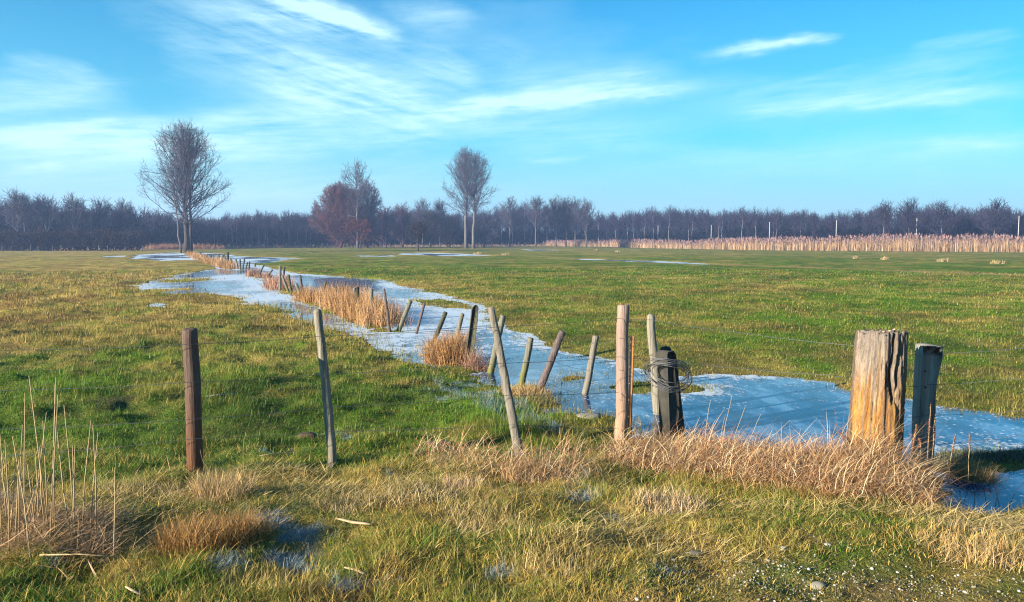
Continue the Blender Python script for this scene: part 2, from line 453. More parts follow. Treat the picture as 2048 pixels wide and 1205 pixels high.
# ------------------------------------------------------------------ ice
def ice_mat():
    m, nt, b = newmat('frozen_flood_ice')
    a = N(nt, 'ShaderNodeAttribute', attribute_name='Col')
    sp = N(nt, 'ShaderNodeSeparateColor'); nt.links.new(a.outputs['Color'], sp.inputs[0])
    tc = N(nt, 'ShaderNodeTexCoord').outputs['Object']
    n1 = noise(nt, tc, 5, 8, .75, (1, .55, 1)); n2 = noise(nt, tc, 26, 4, .65); n3 = noise(nt, tc, 1.5, 8, .72, (1, .40, 1))
    v = math_(nt, 'ADD', sp.outputs[0], math_(nt, 'MULTIPLY', math_(nt, 'SUBTRACT', n1, .5), 1.5))
    v = math_(nt, 'ADD', v, math_(nt, 'MULTIPLY', math_(nt, 'SUBTRACT', n2, .5), .9))
    fr = ramp(nt, [(.48, 0.), (.60, 1.)]); nt.links.new(v, fr.inputs[0])
    vo = N(nt, 'ShaderNodeTexVoronoi'); vo.inputs['Scale'].default_value = 11; nt.links.new(tc, vo.inputs['Vector'])
    n4 = noise(nt, tc, 1.7, 3, .6)
    fk = math_(nt, 'MULTIPLY', math_(nt, 'SUBTRACT', .26, vo.outputs['Distance']), 9, True)
    fk = math_(nt, 'MULTIPLY', fk, math_(nt, 'MULTIPLY', math_(nt, 'SUBTRACT', math_(nt, 'ADD', sp.outputs[1], n4), .80), 4, True))
    ve = N(nt, 'ShaderNodeTexVoronoi', feature='DISTANCE_TO_EDGE'); ve.inputs['Scale'].default_value = .55
    wv = N(nt, 'ShaderNodeVectorMath', operation='ADD'); nz_ = N(nt, 'ShaderNodeTexNoise'); nz_.inputs['Scale'].default_value = 1.3; nt.links.new(tc, nz_.inputs['Vector'])
    nt.links.new(tc, wv.inputs[0]); nt.links.new(nz_.outputs['Color'], wv.inputs[1]); nt.links.new(wv.outputs[0], ve.inputs['Vector'])
    ck = math_(nt, 'MULTIPLY', math_(nt, 'SUBTRACT', .009, ve.outputs['Distance']), 45, True)
    fr_all = math_(nt, 'MAXIMUM', fr.outputs[0], math_(nt, 'MAXIMUM', fk, math_(nt, 'MULTIPLY', ck, .5)))
    cl = ramp(nt, [(.40, (.004, .015, .045)), (.5, (.015, .050, .115)), (.59, (.085, .16, .245))]); nt.links.new(n3, cl.inputs[0])
    c = mixc(nt, fr_all, cl.outputs[0], (.42, .49, .55))
    nt.links.new(c, b.inputs['Base Color'])
    r = ramp(nt, [(0., .07), (1., .6)]); nt.links.new(fr_all, r.inputs[0]); nt.links.new(r.outputs[0], b.inputs['Roughness'])
    b.inputs['Specular IOR Level'].default_value = .42; b.inputs['IOR'].default_value = 1.33
    bump(nt, b, math_(nt, 'ADD', math_(nt, 'MULTIPLY', fr.outputs[0], .5), math_(nt, 'MULTIPLY', n1, .25)), .35, .01)
    return m
r2 = np.concatenate([np.geomspace(5.5, 60, 420)[:-1], np.geomspace(60, 200, 110)])
a2 = np.linspace(-math.radians(50), math.radians(50), 420)
X, Y = polar(r2, a2); nr, na = X.shape; ix, iy = X.ravel(), Y.ravel()
iS = shore(ix, iy)
idx = np.arange(nr * na).reshape(nr, na)
Q = np.stack([idx[:-1, :-1], idx[:-1, 1:], idx[1:, 1:], idx[1:, :-1]], -1).reshape(-1, 4)
keep = iS[Q].min(1) < .25
Q = Q[keep]; used = np.unique(Q); remap = np.full(len(ix), -1); remap[used] = np.arange(len(used)); Q = remap[Q]
ix, iy, iS = ix[used], iy[used], iS[used]
ir = np.hypot(ix, iy)
fro = .17 + .42 * np.exp(np.minimum(iS, 0) / (.45 + .012 * ir)) * (.3 + 1.4 * fbm(ix * .8, iy * .5, 57)) + (fbm(ix * .33, iy * .16, 55) - .5) * (.9 + .006 * ir) + .15 * sst(10, 26, ir) - .3 * sst(3.2, 3.8, ix) * sst(8.8, 8.3, iy)
fleck = np.exp(np.minimum(iS, 0) / (.7 + .06 * ir)) * .75
ic = np.stack([np.clip(fro, 0, 1), np.clip(fleck, 0, 1), fro * 0], 1)
me = mesh_np('frozen_water', np.stack([ix, iy, 0 * ix], 1), None, ic, True, Q)
tag(link('frozen_water', me, ice_mat()), 'blue ice with white frosted crust filling the ditch and the flooded hollows', None, None, 'structure')

# ------------------------------------------------------------------ grass
def scatter(n, r0, r1, amax):
    r = np.exp(RNG.uniform(math.log(r0), math.log(r1), n)); a = RNG.uniform(-amax, amax, n)
    return r * np.sin(a), r * np.cos(a)
def meadow():
    x, y = scatter(420000, 8.2, 62, math.radians(41))
    s = shore(x, y); r = np.hypot(x, y)
    k = (s > RNG.uniform(-.5, .25, len(x)) * np.minimum(r / 14, 1.3)) & (y > 8.3)
    k &= RNG.random(len(x)) < .30 + 1.5 * (fbm(x * 2.2, y * 2.2, 41) - .12)
    k &= bare_field(x, y) < RNG.uniform(.3, .7, len(x)); x, y, s, r = x[k], y[k], s[k], r[k]
    n = len(x)
    c = turf(x, y, s)
    tuss = np.clip(.35 + (fbm(x * .9, y * .9, 21) - .5) * 2.2 + (fbm(x * 2.6, y * 2.6, 33) - .5) * 2.4, .10, 1.7)
    R = side_right(x, y)
    straw = RNG.random(n) < .10 + .12 * sst(12, 25, r) * (1 - .8 * R) + .3 * (s < .5)
    c[straw] = c[straw] * .35 + ST * .65 * RNG.uniform(.7, 1.3, (straw.sum(), 1))
    ln = (.035 + .085 * tuss * (1 - .6 * R)) * RNG.uniform(.6, 1.5, n) * np.clip(r / 16, 1, 1.35)
    wid = np.clip(.0007 * r, .005, .05) * RNG.uniform(.7, 1.5, n)
    z = np.maximum(height(x, y, s), -.01) - .005
    co, T, C = ribbons(np.stack([x, y, z], 1), ln, wid, RNG.uniform(0, 6.28, n), RNG.uniform(.1, 1.0, n), RNG.uniform(0, .8, n), c, 1)
    # random facing keeps the flat blades from lining up
    return co, T, C
co, T, C = meadow()
tag(link('meadow_grass', mesh_np('meadow_grass', co, T, C), GRASS), 'short tufty winter grass covering the wet meadow', None, None, 'stuff')

def bank():
    x, y = scatter(330000, 3.0, 9.6, math.radians(43))
    s = shore(x, y); k = (s > .02 + RNG.uniform(0, .15, len(x))) & (y < 9.0)
    bare = np.exp(-(((x - gx) / 1.1) ** 2 + ((y - gy) / .40) ** 2) ** 1.5)
    k &= RNG.random(len(x)) > bare * .25
    k &= RNG.random(len(x)) < .35 + 1.3 * fbm(x * 4, y * 4, 61)
    x, y, s, bare = x[k], y[k], s[k], bare[k]; n = len(x)
    c = turf(x, y, s)
    ff = frost(x, y)
    straw = (RNG.random(n) < .30 + .5 * (fbm(x * 2.5, y * 2.5, 64) - .4)) & (ff < .4)
    c[straw] = (ST * 1.15)[None] * RNG.uniform(.55, 1.35, (straw.sum(), 1)) * np.array([1, .98, .9])
    fresh = (~straw) & (RNG.random(n) < .25 + .6 * (fbm(x * 1.2, y * 1.2, 67) > .52)) & (ff < .4)
    c[fresh] = c[fresh] * .4 + np.array([.11, .21, .012]) * .6
    hb = np.clip(.3 + (fbm(x * 1.5, y * 1.5, 62) - .5) * 2.6, .05, 1.4)
    short = 1 - .42 * np.clip(bare * 2.0, 0, 1)  - .15 * sst(6.3, 4.5, y) * sst(0, 1.5, x)
    ln = (.034 + .066 * hb * sst(9.2, 7.6, y) ** .5 + .012) * RNG.uniform(.4, 1.6, n) * short
    wid = RNG.uniform(.0022, .0050, n)
    z = height(x, y, s) - .01
    # tufts share a heading so the turf looks combed
    yaw = (fbm(x * 3.5, y * 3.5, 63) * 16) + RNG.normal(0, 1.5, n)
    return ribbons(np.stack([x, y, z], 1), ln, wid, yaw, RNG.uniform(.05, 1.2, n), RNG.uniform(.2, 2.0, n), c, 3, RNG.uniform(0, 6.28, n))
co, T, C = bank()
tag(link('bank_grass', mesh_np('bank_grass', co, T, C), GRASS), 'long mixed green and straw grass on the near bank', None, None, 'stuff')

SB = np.array([(1758 - CX) / FPX * 6.95 / 1.0, 6.95, CZ - (928 - HOR) / FPX * 6.95])
def polyfill(pxpoly, n, z=.25):
    P = np.array([gp(a, b, z)[:2] for a, b in pxpoly]); lo, hi = P.min(0), P.max(0)
    x = RNG.uniform(lo[0], hi[0], n * 4); y = RNG.uniform(lo[1], hi[1], n * 4)
    k = poly_sd(x, y, P) < 0; return x[k][:n], y[k][:n]
def straw_bank():
    x1, y1 = polyfill([(1205,905),(1290,888),(1420,890),(1600,925),(1700,932),(1830,942),(1862,1000),(1868,1042),(1700,1040),(1520,1000),(1360,960),(1230,935)], 19000)
    x2, y2 = polyfill([(800,905),(870,888),(960,905),(1010,930),(1230,905),(1240,930),(1000,985),(900,960)], 1500)
    x3, y3 = polyfill([(1000,960),(1060,930),(1200,960),(1120,1010)], 700)
    x5, y5 = polyfill([(-100,960),(500,930),(1000,900),(1250,930),(1500,1040),(2150,1060),(2150,1215),(-100,1215)], 26000)
    keep5 = (fbm(x5 * 1.6, y5 * 1.6, 68) + RNG.normal(0, .06, len(x5))) > .48; x5, y5 = x5[keep5], y5[keep5]
    x4, y4 = polyfill([(1850,1095),(2100,1075),(2100,1150),(1900,1120)], 1300)
    x6, y6_ = polyfill([(1690,930),(1840,930),(1870,975),(1700,980)], 2600, .35); x1 = np.concatenate([x1, x6]); y1 = np.concatenate([y1, y6_])
    x = np.concatenate([x1, x2, x3, x4, x5]); y = np.concatenate([y1, y2, y3, y4, y5]); loose = np.concatenate([np.zeros(len(x1) + len(x2) + len(x3), bool), np.ones(len(x4) + len(x5), bool)])
    s = shore(x, y); k = s > -.15; x, y, s, loose = x[k], y[k], s[k], loose[k]; n = len(x)
    c = np.array([.42, .24, .11])[None] * RNG.uniform(.45, 1.4, (n, 1))
    p = (RNG.random(n) < .34); c[p] = np.array([.21, .095, .045]) * RNG.uniform(.6, 1.2, (p.sum(), 1))
    q = (RNG.random(n) < .20); c[q] = np.array([.62, .47, .27]) * RNG.uniform(.7, 1.2, (q.sum(), 1))
    c[loose] = np.array([.44, .32, .13]) * RNG.uniform(.6, 1.25, (loose.sum(), 1))
    lngth = np.where(loose, .45, 1) * RNG.uniform(.08, .34, n) * np.where(RNG.random(n) < .12, 1.5, 1)
    lngth *= np.where((np.hypot(x - SB[0], y - SB[1] + .25) < .55) & ~loose, 1.35, 1)
    yaw = np.where(RNG.random(n) < .6, RNG.normal(-.4, 1.0, n), RNG.uniform(0, 6.28, n))
    z = height(x, y, s) + np.where(loose, RNG.uniform(-.01, .03, n), RNG.uniform(-.02, .15, n) * np.clip(s * 3, 0, 1))
    return ribbons(np.stack([x, y, z], 1), lngth, RNG.uniform(.0020, .0052, n), yaw, np.where(loose, RNG.uniform(.7, 1.5, n), np.clip(np.abs(RNG.normal(.85, .5, n)), .05, 1.7)), RNG.uniform(.3, 2.7, n) * np.where(loose, .4, 1), c, 4, RNG.uniform(0, 6.28, n))
co, T, C = straw_bank()
tag(link('dead_grass', mesh_np('dead_grass', co, T, C), STRAW), 'matted pinkish dead grass heaped along the bank around the gatepost', None, None, 'stuff')

# grass and reed clumps that stand out on their own
def clump(name, label, cat, pxs, rx, n, h, col, group=None, spread=.35, bend=.8, wid=(.004, .008), plume=0, mat=None, depth=None):
    """pxs: list of photo pixels along the clump's foot; rx: half width in metres"""
    pts = [gph(a, b) for a, b in pxs]
    o = pts[len(pts) // 2]
    seg = RNG.integers(0, max(1, len(pts) - 1), n); f = RNG.random(n)
    P = np.array(pts)
    if len(P) > 1: p = P[seg] * (1 - f[:, None]) + P[seg + 1] * f[:, None]
    else: p = np.repeat(P, n, 0)
    ang = RNG.uniform(0, 6.28, n); rad = np.sqrt(RNG.random(n)) * rx
    x = p[:, 0] + np.cos(ang) * rad; y = p[:, 1] + np.sin(ang) * rad
    z = np.maximum(height(x, y, shore(x, y)), -.05) - .02
    c = np.array(col)[None] * RNG.uniform(.6, 1.35, (n, 1)) * np.stack([np.ones(n), RNG.uniform(.9, 1.08, n), RNG.uniform(.75, 1.15, n)], 1)
    ln = h * RNG.uniform(.3, 1.05, n) * (.62 + .85 * np.clip(fbm(x * 2.3, y * 2.3, 71), .1, .9))
    c = c * (.8 + .45 * fbm(x * 4, y * 4, 72))[:, None] * np.where(RNG.random((n, 1)) < .25, np.array([[.8, .85, 1.2]]), 1.0)
    co, T, C = ribbons(np.stack([x, y, z], 1) - o, ln, RNG.uniform(wid[0], wid[1], n), RNG.uniform(0, 6.28, n), np.abs(RNG.normal(0, spread, n)), RNG.uniform(0, bend, n), c, 3, RNG.uniform(0, 6.28, n))
    ob = link(name, mesh_np(name, co, T, C), mat or STRAW, None, o)
    return tag(ob, label, cat, group)
OR = (.38, .21, .085); PK = (.33, .175, .105); TAN = (.38, .28, .13)
clump('reed_clump', 'long bushy orange reed clump along the ditch beside the black post', 'reeds', [(668,606),(700,618),(730,634),(768,652)], .75, 6500, .80, OR, spread=.28, wid=(.006, .014))
clump('reed_clump', 'low orange reed clump between two leaning posts and the long clump', 'reeds', [(615,600),(640,604)], .65, 1800, .6, OR, spread=.3, wid=(.008, .016))
clump('reed_clump', 'reddish dry reeds around the foot of the tall upright ditch post', 'reeds', [(552,572),(562,580)], .7, 1500, .75, PK, spread=.3, wid=(.009, .018))
clump('reed_clump', 'rounded orange reed tuft leaning on the flat rounded-top post', 'reeds', [(880,725),(915,728)], .33, 3200, .62, OR, spread=.35, bend=1.2, wid=(.004, .009))
clump('reed_clump', 'sparse pale dry stems right of the flat rounded-top post', 'reeds', [(945,738),(968,748)], .22, 700, .45, PK, spread=.55, bend=1.3, wid=(.003, .007))
clump('grass_tussock', 'brown grass hummock at the foot of the post with yellow moss', 'tussock', [(1035,785),(1075,796)], .26, 2600, .22, (.36, .24, .10), spread=.7, bend=1.5)
clump('grass_tussock', 'dark greenish hummock hanging over the ice edge beside the purplish post', 'tussock', [(1090,808)], .2, 900, .17, (.18, .15, .06), spread=.7, bend=1.5)
clump('grass_tussock', 'brown tuft round the foot of the dark slanting post', 'tussock', [(856,712)], .17, 600, .2, (.40, .27, .12), spread=.6, bend=1.2)
clump('reed_clump', 'small pinkish reed tuft by the slanting far ditch post', 'reeds', [(508,553)], .5, 500, .65, PK, spread=.3, wid=(.01, .02))
clump('reed_clump', 'small pinkish reed tuft under the most tilted far post', 'reeds', [(527,556)], .5, 450, .45, PK, spread=.35, wid=(.01, .02))
clump('reed_clump', 'thin belt of orange reeds among the far ditch posts', 'reeds', [(412,524),(430,529),(448,534),(462,538)], .7, 1500, .75, OR, spread=.22, wid=(.02, .035))
clump('reed_clump', 'farthest orange reed belt running up to the great lone tree', 'reeds', [(380,509),(392,516),(405,521)], .8, 1200, .75, OR, spread=.22, wid=(.02, .04))
clump('reed_clump', 'low orange reed bank behind the great lone tree', 'reeds', [(308,499.5),(345,499),(420,499)], 3.5, 4200, 1.5, (.30, .145, .075), spread=.2, wid=(.03, .06))
clump('grass_tussock', 'big rusty brown tussock beside the frosty hollow', 'tussock', [(400,1095),(455,1092)], .26, 5200, .26, (.30, .165, .05), spread=.6, bend=1.3, wid=(.0025, .0045))
clump('grass_tussock', 'straw tussock in front of the brown post', 'tussock', [(435,985),(450,1000)], .2, 1900, .24, (.36, .24, .10), spread=.55, bend=1.2, wid=(.0025, .0045))
clump('grass_tussock', 'fresh green tussock below the rusty brown one', 'tussock', [(360,1170)], .17, 700, .11, (.09, .16, .012), spread=.7, bend=1.0, wid=(.0025, .005), mat=GRASS)
clump('grass_tussock', 'pale straw tussock on the bank below the leaning slim post', 'tussock', [(925,985)], .16, 1100, .2, (.42, .28, .14), spread=.6, bend=1.4, wid=(.0025, .0045))
clump('grass_tussock', 'combed straw tussock under the leaning slim post', 'tussock', [(1035,965),(1070,960)], .16, 1200, .22, (.40, .26, .12), spread=.55, bend=1.3, wid=(.0025, .0045))
clump('grass_tussock', 'round brown tuft standing in the dark ice pool', 'tussock', [(1945,962)], .21, 2200, .26, (.36, .235, .09), spread=.65, bend=1.6, wid=(.003, .005))
clump('grass_tussock', 'frosted grass rim in painted shade between the two ice pools', 'tussock', [(1890,925),(1960,918),(2060,912)], .22, 2600, .16, (.07, .075, .05), spread=.7, bend=1.0)  # shade on this rim is put into the dark grass colour
for px, py, w, n_, h_, cc, lab in [(845,992,.30,1500,.17,(.42,.30,.13),'straw mound on the bank crest below the frosty field strip'), (965,1048,.28,1500,.16,(.40,.29,.12),'tangled pale tussock in the middle of the bank'),
        (1105,1118,.30,1600,.14,(.38,.27,.10),'low yellowish tussock left of the gravel patch'), (1985,1105,.40,2400,.15,(.42,.27,.10),'big orange straw tussock at the lower right by the ice pool'),
        (268,985,.26,1200,.16,(.34,.25,.09),'olive straw tuft between the stalk clump and the brown post'), (700,1010,.25,1100,.14,(.38,.27,.11),'small straw tussock above the bleached wood splinter'),
        (1330,1010,.26,1300,.16,(.46,.32,.16),'pale tussock in front of the black concrete post'), (560,1180,.25,1200,.13,(.34,.25,.07),'mossy straw tuft at the bottom between two frost patches')]:
    clump('grass_tussock', lab, 'tussock', [(px - 25, py), (px + 25, py + 4)], w, n_, h_, cc, spread=.75, bend=1.7, wid=(.0022, .0048))
for px, py, w, lab in [(1885,524,.9,'straw tuft on the far meadow furrow, one of a close pair'), (1995,528,1.3,'widest straw tuft on the far meadow furrow'), (1770,520,.7,'thin straw tuft on the far furrow under the third tallest pole'),
                       (1710,518,.6,'thin straw tuft on the far furrow under the stout white pole'), (1192,502,.7,'single straw tuft near the left end of the reed bed'), (1236,505,.9,'flat straw tuft right of the single one near the reed bed'),
                       (955,509,1.2,'straw tufts by the small ice pool under the twin poplars'), (1010,511,1.0,'straw tuft right of the small ice pool under the twin poplars')]:
    clump('grass_tuft', lab, 'grass tuft', [(px, py)], w * .55, 130, .42, TAN, 'straw tufts on the far meadow', spread=.35, wid=(.03, .07))

# reed bed along the far right edge
RB = [(1085,288),(1180,258),(1300,214),(1420,186),(1560,166),(1780,153),(2048,141),(2500,126)]
def rb_point(f):
    k = f * (len(RB) - 1); i = np.minimum(k.astype(int), len(RB) - 2); u = k - i
    A = np.array(RB, float); pq = A[i] * (1 - u[:, None]) + A[i + 1] * u[:, None]
    Yv = pq[:, 1]; return (pq[:, 0] - CX) / FPX * Yv * 1.0, Yv, pq[:, 0]
n = 30000
f = RNG.random(n); x, y, pxv = rb_point(f)
back = RNG.random(n) ** .8 * 11; y = y + back; x = x * (y / (y - back))
gapf = np.interp(pxv, [1085, 1110, 1180, 1195, 1215, 1330, 1350, 1395, 1420, 2500], [.25, .8, .8, .25, .8, .9, .55, .5, 1, 1])
k = RNG.random(n) < gapf; x, y, pxv, back = x[k], y[k], pxv[k], back[k]; n = len(x)
hh = np.interp(pxv, [1085, 1150, 1300, 1380, 1450, 1700, 2048], [1.9, 2.0, 2.3, 1.7, 2.5, 2.9, 2.9]) * .86 * RNG.uniform(.5, 1.15, n)
c = np.array([.42, .265, .15])[None] * RNG.uniform(.6, 1.25, (n, 1))
hmod = .72 + .55 * fbm(pxv * .03, back * .2, 91)
hh = hh * hmod
z = height(x, y, np.full(n, 30.)) - .05
co, T, C = ribbons(np.stack([x, y, z], 1), hh, RNG.uniform(.03, .08, n), RNG.uniform(0, 6.28, n), np.abs(RNG.normal(0, .05, n)), RNG.uniform(0, .25, n), c, 2, RNG.uniform(-.7, .7, n))
m = RNG.random(n) < .35
pl = np.stack([x, y, z + hh * .97], 1)[m]; npl = len(pl)
co2, T2, C2 = ribbons(pl, RNG.uniform(.35, .7, npl), RNG.uniform(.10, .2, npl), RNG.uniform(0, 6.28, npl), RNG.uniform(0, .3, npl), RNG.uniform(.2, .9, npl), np.array([.22, .13, .12])[None] * RNG.uniform(.7, 1.2, (npl, 1)), 2, RNG.uniform(-.7, .7, npl))
tag(link('reed_bed', mesh_np('reed_bed', np.concatenate([co, co2]), np.concatenate([T, T2 + len(co)]), np.concatenate([C, C2])), STRAW), 'long belt of pale orange reeds along the far edge of the meadow', None, None, 'stuff')

# ------------------------------------------------------------------ trees
def grow(H, tr, cb, W, seed, nprim=44, twig=.012, step=.7, dens=1.0, rise=.75, zc=.56, nsec=2, ntw=2, wob=.12, lean=0.0):
    """returns trunk path/radii and arrays of crown sticks; crown fills an egg shaped envelope"""
    R = np.random.default_rng(seed)
    a_up = (1 - zc) * H; a_dn = max(.1, (zc - cb) * H + .08 * H); c0 = zc * H
    def env(z):
        q = (z - c0) / (a_up if z > c0 else a_dn)
        return W / 2 * math.sqrt(max(0, 1 - q * q)) if abs(q) < 1 else 0
    tp = [np.zeros(3)]
    n = 10
    for i in range(1, n + 1):
        tp.append(np.array([lean * H * i / n + R.normal(0, .012) * H * .3, R.normal(0, .012) * H * .3, H * .98 * i / n]))
    tp = np.array(tp); trd = [tr * (1.25 if i == 0 else 1) * (1 - .93 * (i / n)) + .01 for i in range(n + 1)]
    def tpos(h):
        k = h / (H * .98) * n; i = min(int(k), n - 1); u = k - i
        return tp[i] * (1 - u) + tp[i + 1] * u, trd[i] * (1 - u) + trd[i + 1] * u
    A, B, R0, R1 = [], [], [], []
    def add(a, b, r0, r1): A.append(a); B.append(b); R0.append(r0); R1.append(r1)
    def twigs(p, d, r, k, L):
        for _ in range(k):
            v = d + R.normal(0, .55, 3); v[2] += .25; v /= np.linalg.norm(v)
            l = L * R.uniform(.5, 1.3); q = p + v * l
            add(p, q, r, r * .5)
            if R.random() < .8:
                v2 = v + R.normal(0, .5, 3); v2[2] += .2; v2 /= np.linalg.norm(v2)
                o = p + v * l * R.uniform(.3, .7); add(o, o + v2 * l * .7, r * .8, r * .4)
    ph = R.uniform(0, 6.28)
    for i in range(nprim):
        h = H * (cb + (.95 - cb) * ((i + R.random() * .6) / nprim) ** 1.05)
        p, rt = tpos(h); az = ph + i * 2.39996 + R.normal(0, .3)
        el = math.radians(20 + 20 * (h / H) + R.uniform(-6, 32)) * rise / .75
        d = np.array([math.cos(az) * math.cos(el), math.sin(az) * math.cos(el), math.sin(el)])
        r = min(rt * .55, .06 + .10 * tr); L = 0; r = max(r, twig * 2.2)
        Lmax = H * .62
        while L < Lmax:
            nd = d + R.normal(0, wob, 3); nd[2] += .025; nd /= np.linalg.norm(nd)
            q = p + nd * step; ax = np.hypot(q[0] - lean * q[2], q[1])
            out = ax > env(q[2]) * R.uniform(.86, 1.06)
            r2 = max(twig * 1.2, r * (.90 if not out else .6))
            add(p, q, r, r2); L += step
            if L > step * 1.5 or h > .75 * H:
                for _ in range(nsec):
                    if R.random() > dens: continue
                    v = nd + R.normal(0, .6, 3); v[2] += .2; v /= np.linalg.norm(v)
                    sp = p + nd * step * R.random(); sr = max(twig, r2 * .5)
                    ml = R.integers(1, 5)
                    for t in range(ml):
                        sq = sp + v * step * .8
                        if np.hypot(sq[0] - lean * sq[2], sq[1]) > env(sq[2]) * 1.08: break
                        add(sp, sq, sr, max(twig, sr * .75)); sr = max(twig, sr * .75); sp = sq
                        v = v + R.normal(0, .2, 3); v[2] += .05; v /= np.linalg.norm(v)
                        twigs(sp, v, twig, ntw, step * 1.2)
            if out: twigs(q, nd, twig, ntw + 1, step * 1.3); break
            p, d, r = q, nd, r2
    return tp, trd, np.array(A), np.array(B), np.array(R0), np.array(R1)

def tree_thing(name, label, cat, base, g, barkm, twigm, group=None, extra_trunks=(), leaves=None):
    o = empty(name, base, label, cat, group)
    tp, trd, A, B, R0, R1 = g
    tp = tp.copy(); tp[0][2] -= .3
    v, t, q = tube(tp, trd, 9, .12, 1)
    link('trunk', mesh_np('trunk', v, t, None, True, q), barkm, o)
    for (pp, rd) in extra_trunks:
        v, t, q = tube(pp, rd, 8, .12, 2)
        link('trunk', mesh_np('trunk', v, t, None, True, q), barkm, o)
    co, q = sticks(A, B, R0, R1)
    cr = link('crown', mesh_np('crown', co, None, None, False, q), twigm, o)
    if leaves:
        lm, nl, size, zmin, zmax = leaves
        ids = RNG.integers(0, len(A), nl * 3); p = B[ids]; p = p[(p[:, 2] > zmin) & (p[:, 2] < zmax)][:nl] ; m = len(p)
        p = p + RNG.normal(0, .25, (m, 3))
        co, T, C = ribbons(p, np.full(m, size) * RNG.uniform(.6, 1.4, m), np.full(m, size * .8), RNG.uniform(0, 6.28, m), RNG.uniform(.8, 2.2, m), np.zeros(m), np.ones((m, 3)), 1, RNG.uniform(0, 6.28, m))
        link('leaves', mesh_np('leaves', co, T), lm, o)
    return o
def tree_at(px, ypx, top, Y=None):
    if Y is None: b = gp(px, ypx, .1)
    else:
        b = np.array([(px - CX) / FPX * Y, Y, .1])
    b[2] = hxy(b[0], b[1]); Hh = at(px, top, b[1])[2] - b[2]
    return b, Hh

# the great lone tree left: thick trunk, a second trunk touching it
b, H = tree_at(374, 505, 254)
g = grow(H, .50, .20, 160 * mpp(b[1]), 3, 84, .015, .8, .9, .82, .53, 2, 2)
tree_thing('poplar_tree', 'great bare poplar with egg-shaped crown standing where the ditch fence ends', 'tree', b, g, BARK, TWIG)
b2 = np.array([(384 - CX) / FPX * (b[1] + 1.8), b[1] + 1.8, .1])
g = grow(H * .93, .30, .30, 8.0, 5, 34, .017, .8, .8, .9, .6, 2, 2)
tree_thing('poplar_tree', 'slimmer trunk growing close against the great lone poplar', 'tree', b2, g, BARK, TWIG)
b3, H3 = tree_at(363, 503, 330, 138)
g = grow(H3, .16, .45, 5.0, 6, 22, .015, .7, .7, .9, .7, 2, 1, .12, -.085)
tree_thing('young_tree', 'thin pale leaning trunk left of the great lone poplar', 'tree', b3, g, BARK_PALE, TWIG)
# twin poplars
b, H = tree_at(933, 497, 303, 208)
g = grow(H, .42, .30, 90 * mpp(208), 8, 50, .020, .9, .85, .88, .56, 2, 2)
tree_thing('poplar_tree', 'left and taller poplar of the bare pair', 'tree', b, g, BARK_PALE, TWIG)
b, H = tree_at(947, 497, 311, 206)
g = grow(H, .42, .29, 94 * mpp(206), 9, 52, .020, .9, .85, .88, .53, 2, 2, .12, .02)
tree_thing('poplar_tree', 'right poplar of the bare pair, its crown spreading wider', 'tree', b, g, BARK_PALE, TWIG)
# slim poplar by the red bushes
b, H = tree_at(716, 497, 328, 212)
g = grow(H, .30, .33, 66 * mpp(212), 12, 34, .024, .9, .65, .9, .62, 2, 2)
tree_thing('poplar_tree', 'slim bare poplar rising out of the red-leaved bushes', 'tree', b, g, BARK_PALE, TWIG)
# red willow dome, purple companion, rust leaved oak
b, H = tree_at(682, 496, 374, 222)
g = grow(H, .25, .02, 112 * mpp(222), 14, 130, .030, .8, 1.0, .9, .36, 2, 3)
tree_thing('willow_tree', 'broad dome of dense wine-red twigs left of the slim poplar', 'tree', b, g, TWIG_RED, TWIG_RED)
b, H = tree_at(736, 496, 368, 226)
g = grow(H, .25, .08, 52 * mpp(226), 15, 60, .030, .9, .9, 1.0, .6, 2, 3)
tree_thing('willow_tree', 'purplish upright tree just right of the slim poplar', 'tree', b, g, TWIG_PUR, TWIG_PUR)
b, H = tree_at(722, 497, 440, 210)
g = grow(H, .22, .22, 62 * mpp(210), 16, 34, .03, .6, .8, .35, .55, 2, 1)
tree_thing('oak_tree', 'low spreading oak still holding rust-red leaves', 'tree', b, g, BARK, TWIG_DARK, leaves=(RUSTLEAF, 2600, .34, .8, 9))
b, H = tree_at(836, 503, 446, 155)
g = grow(H, .20, .22, 46 * mpp(155), 17, 36, .016, .5, .9, .8, .6, 2, 2)
tree_thing('thorn_tree', 'small dark thorn tree alone at the edge of an ice pool', 'tree', b, g, BARK, TWIG_DARK)
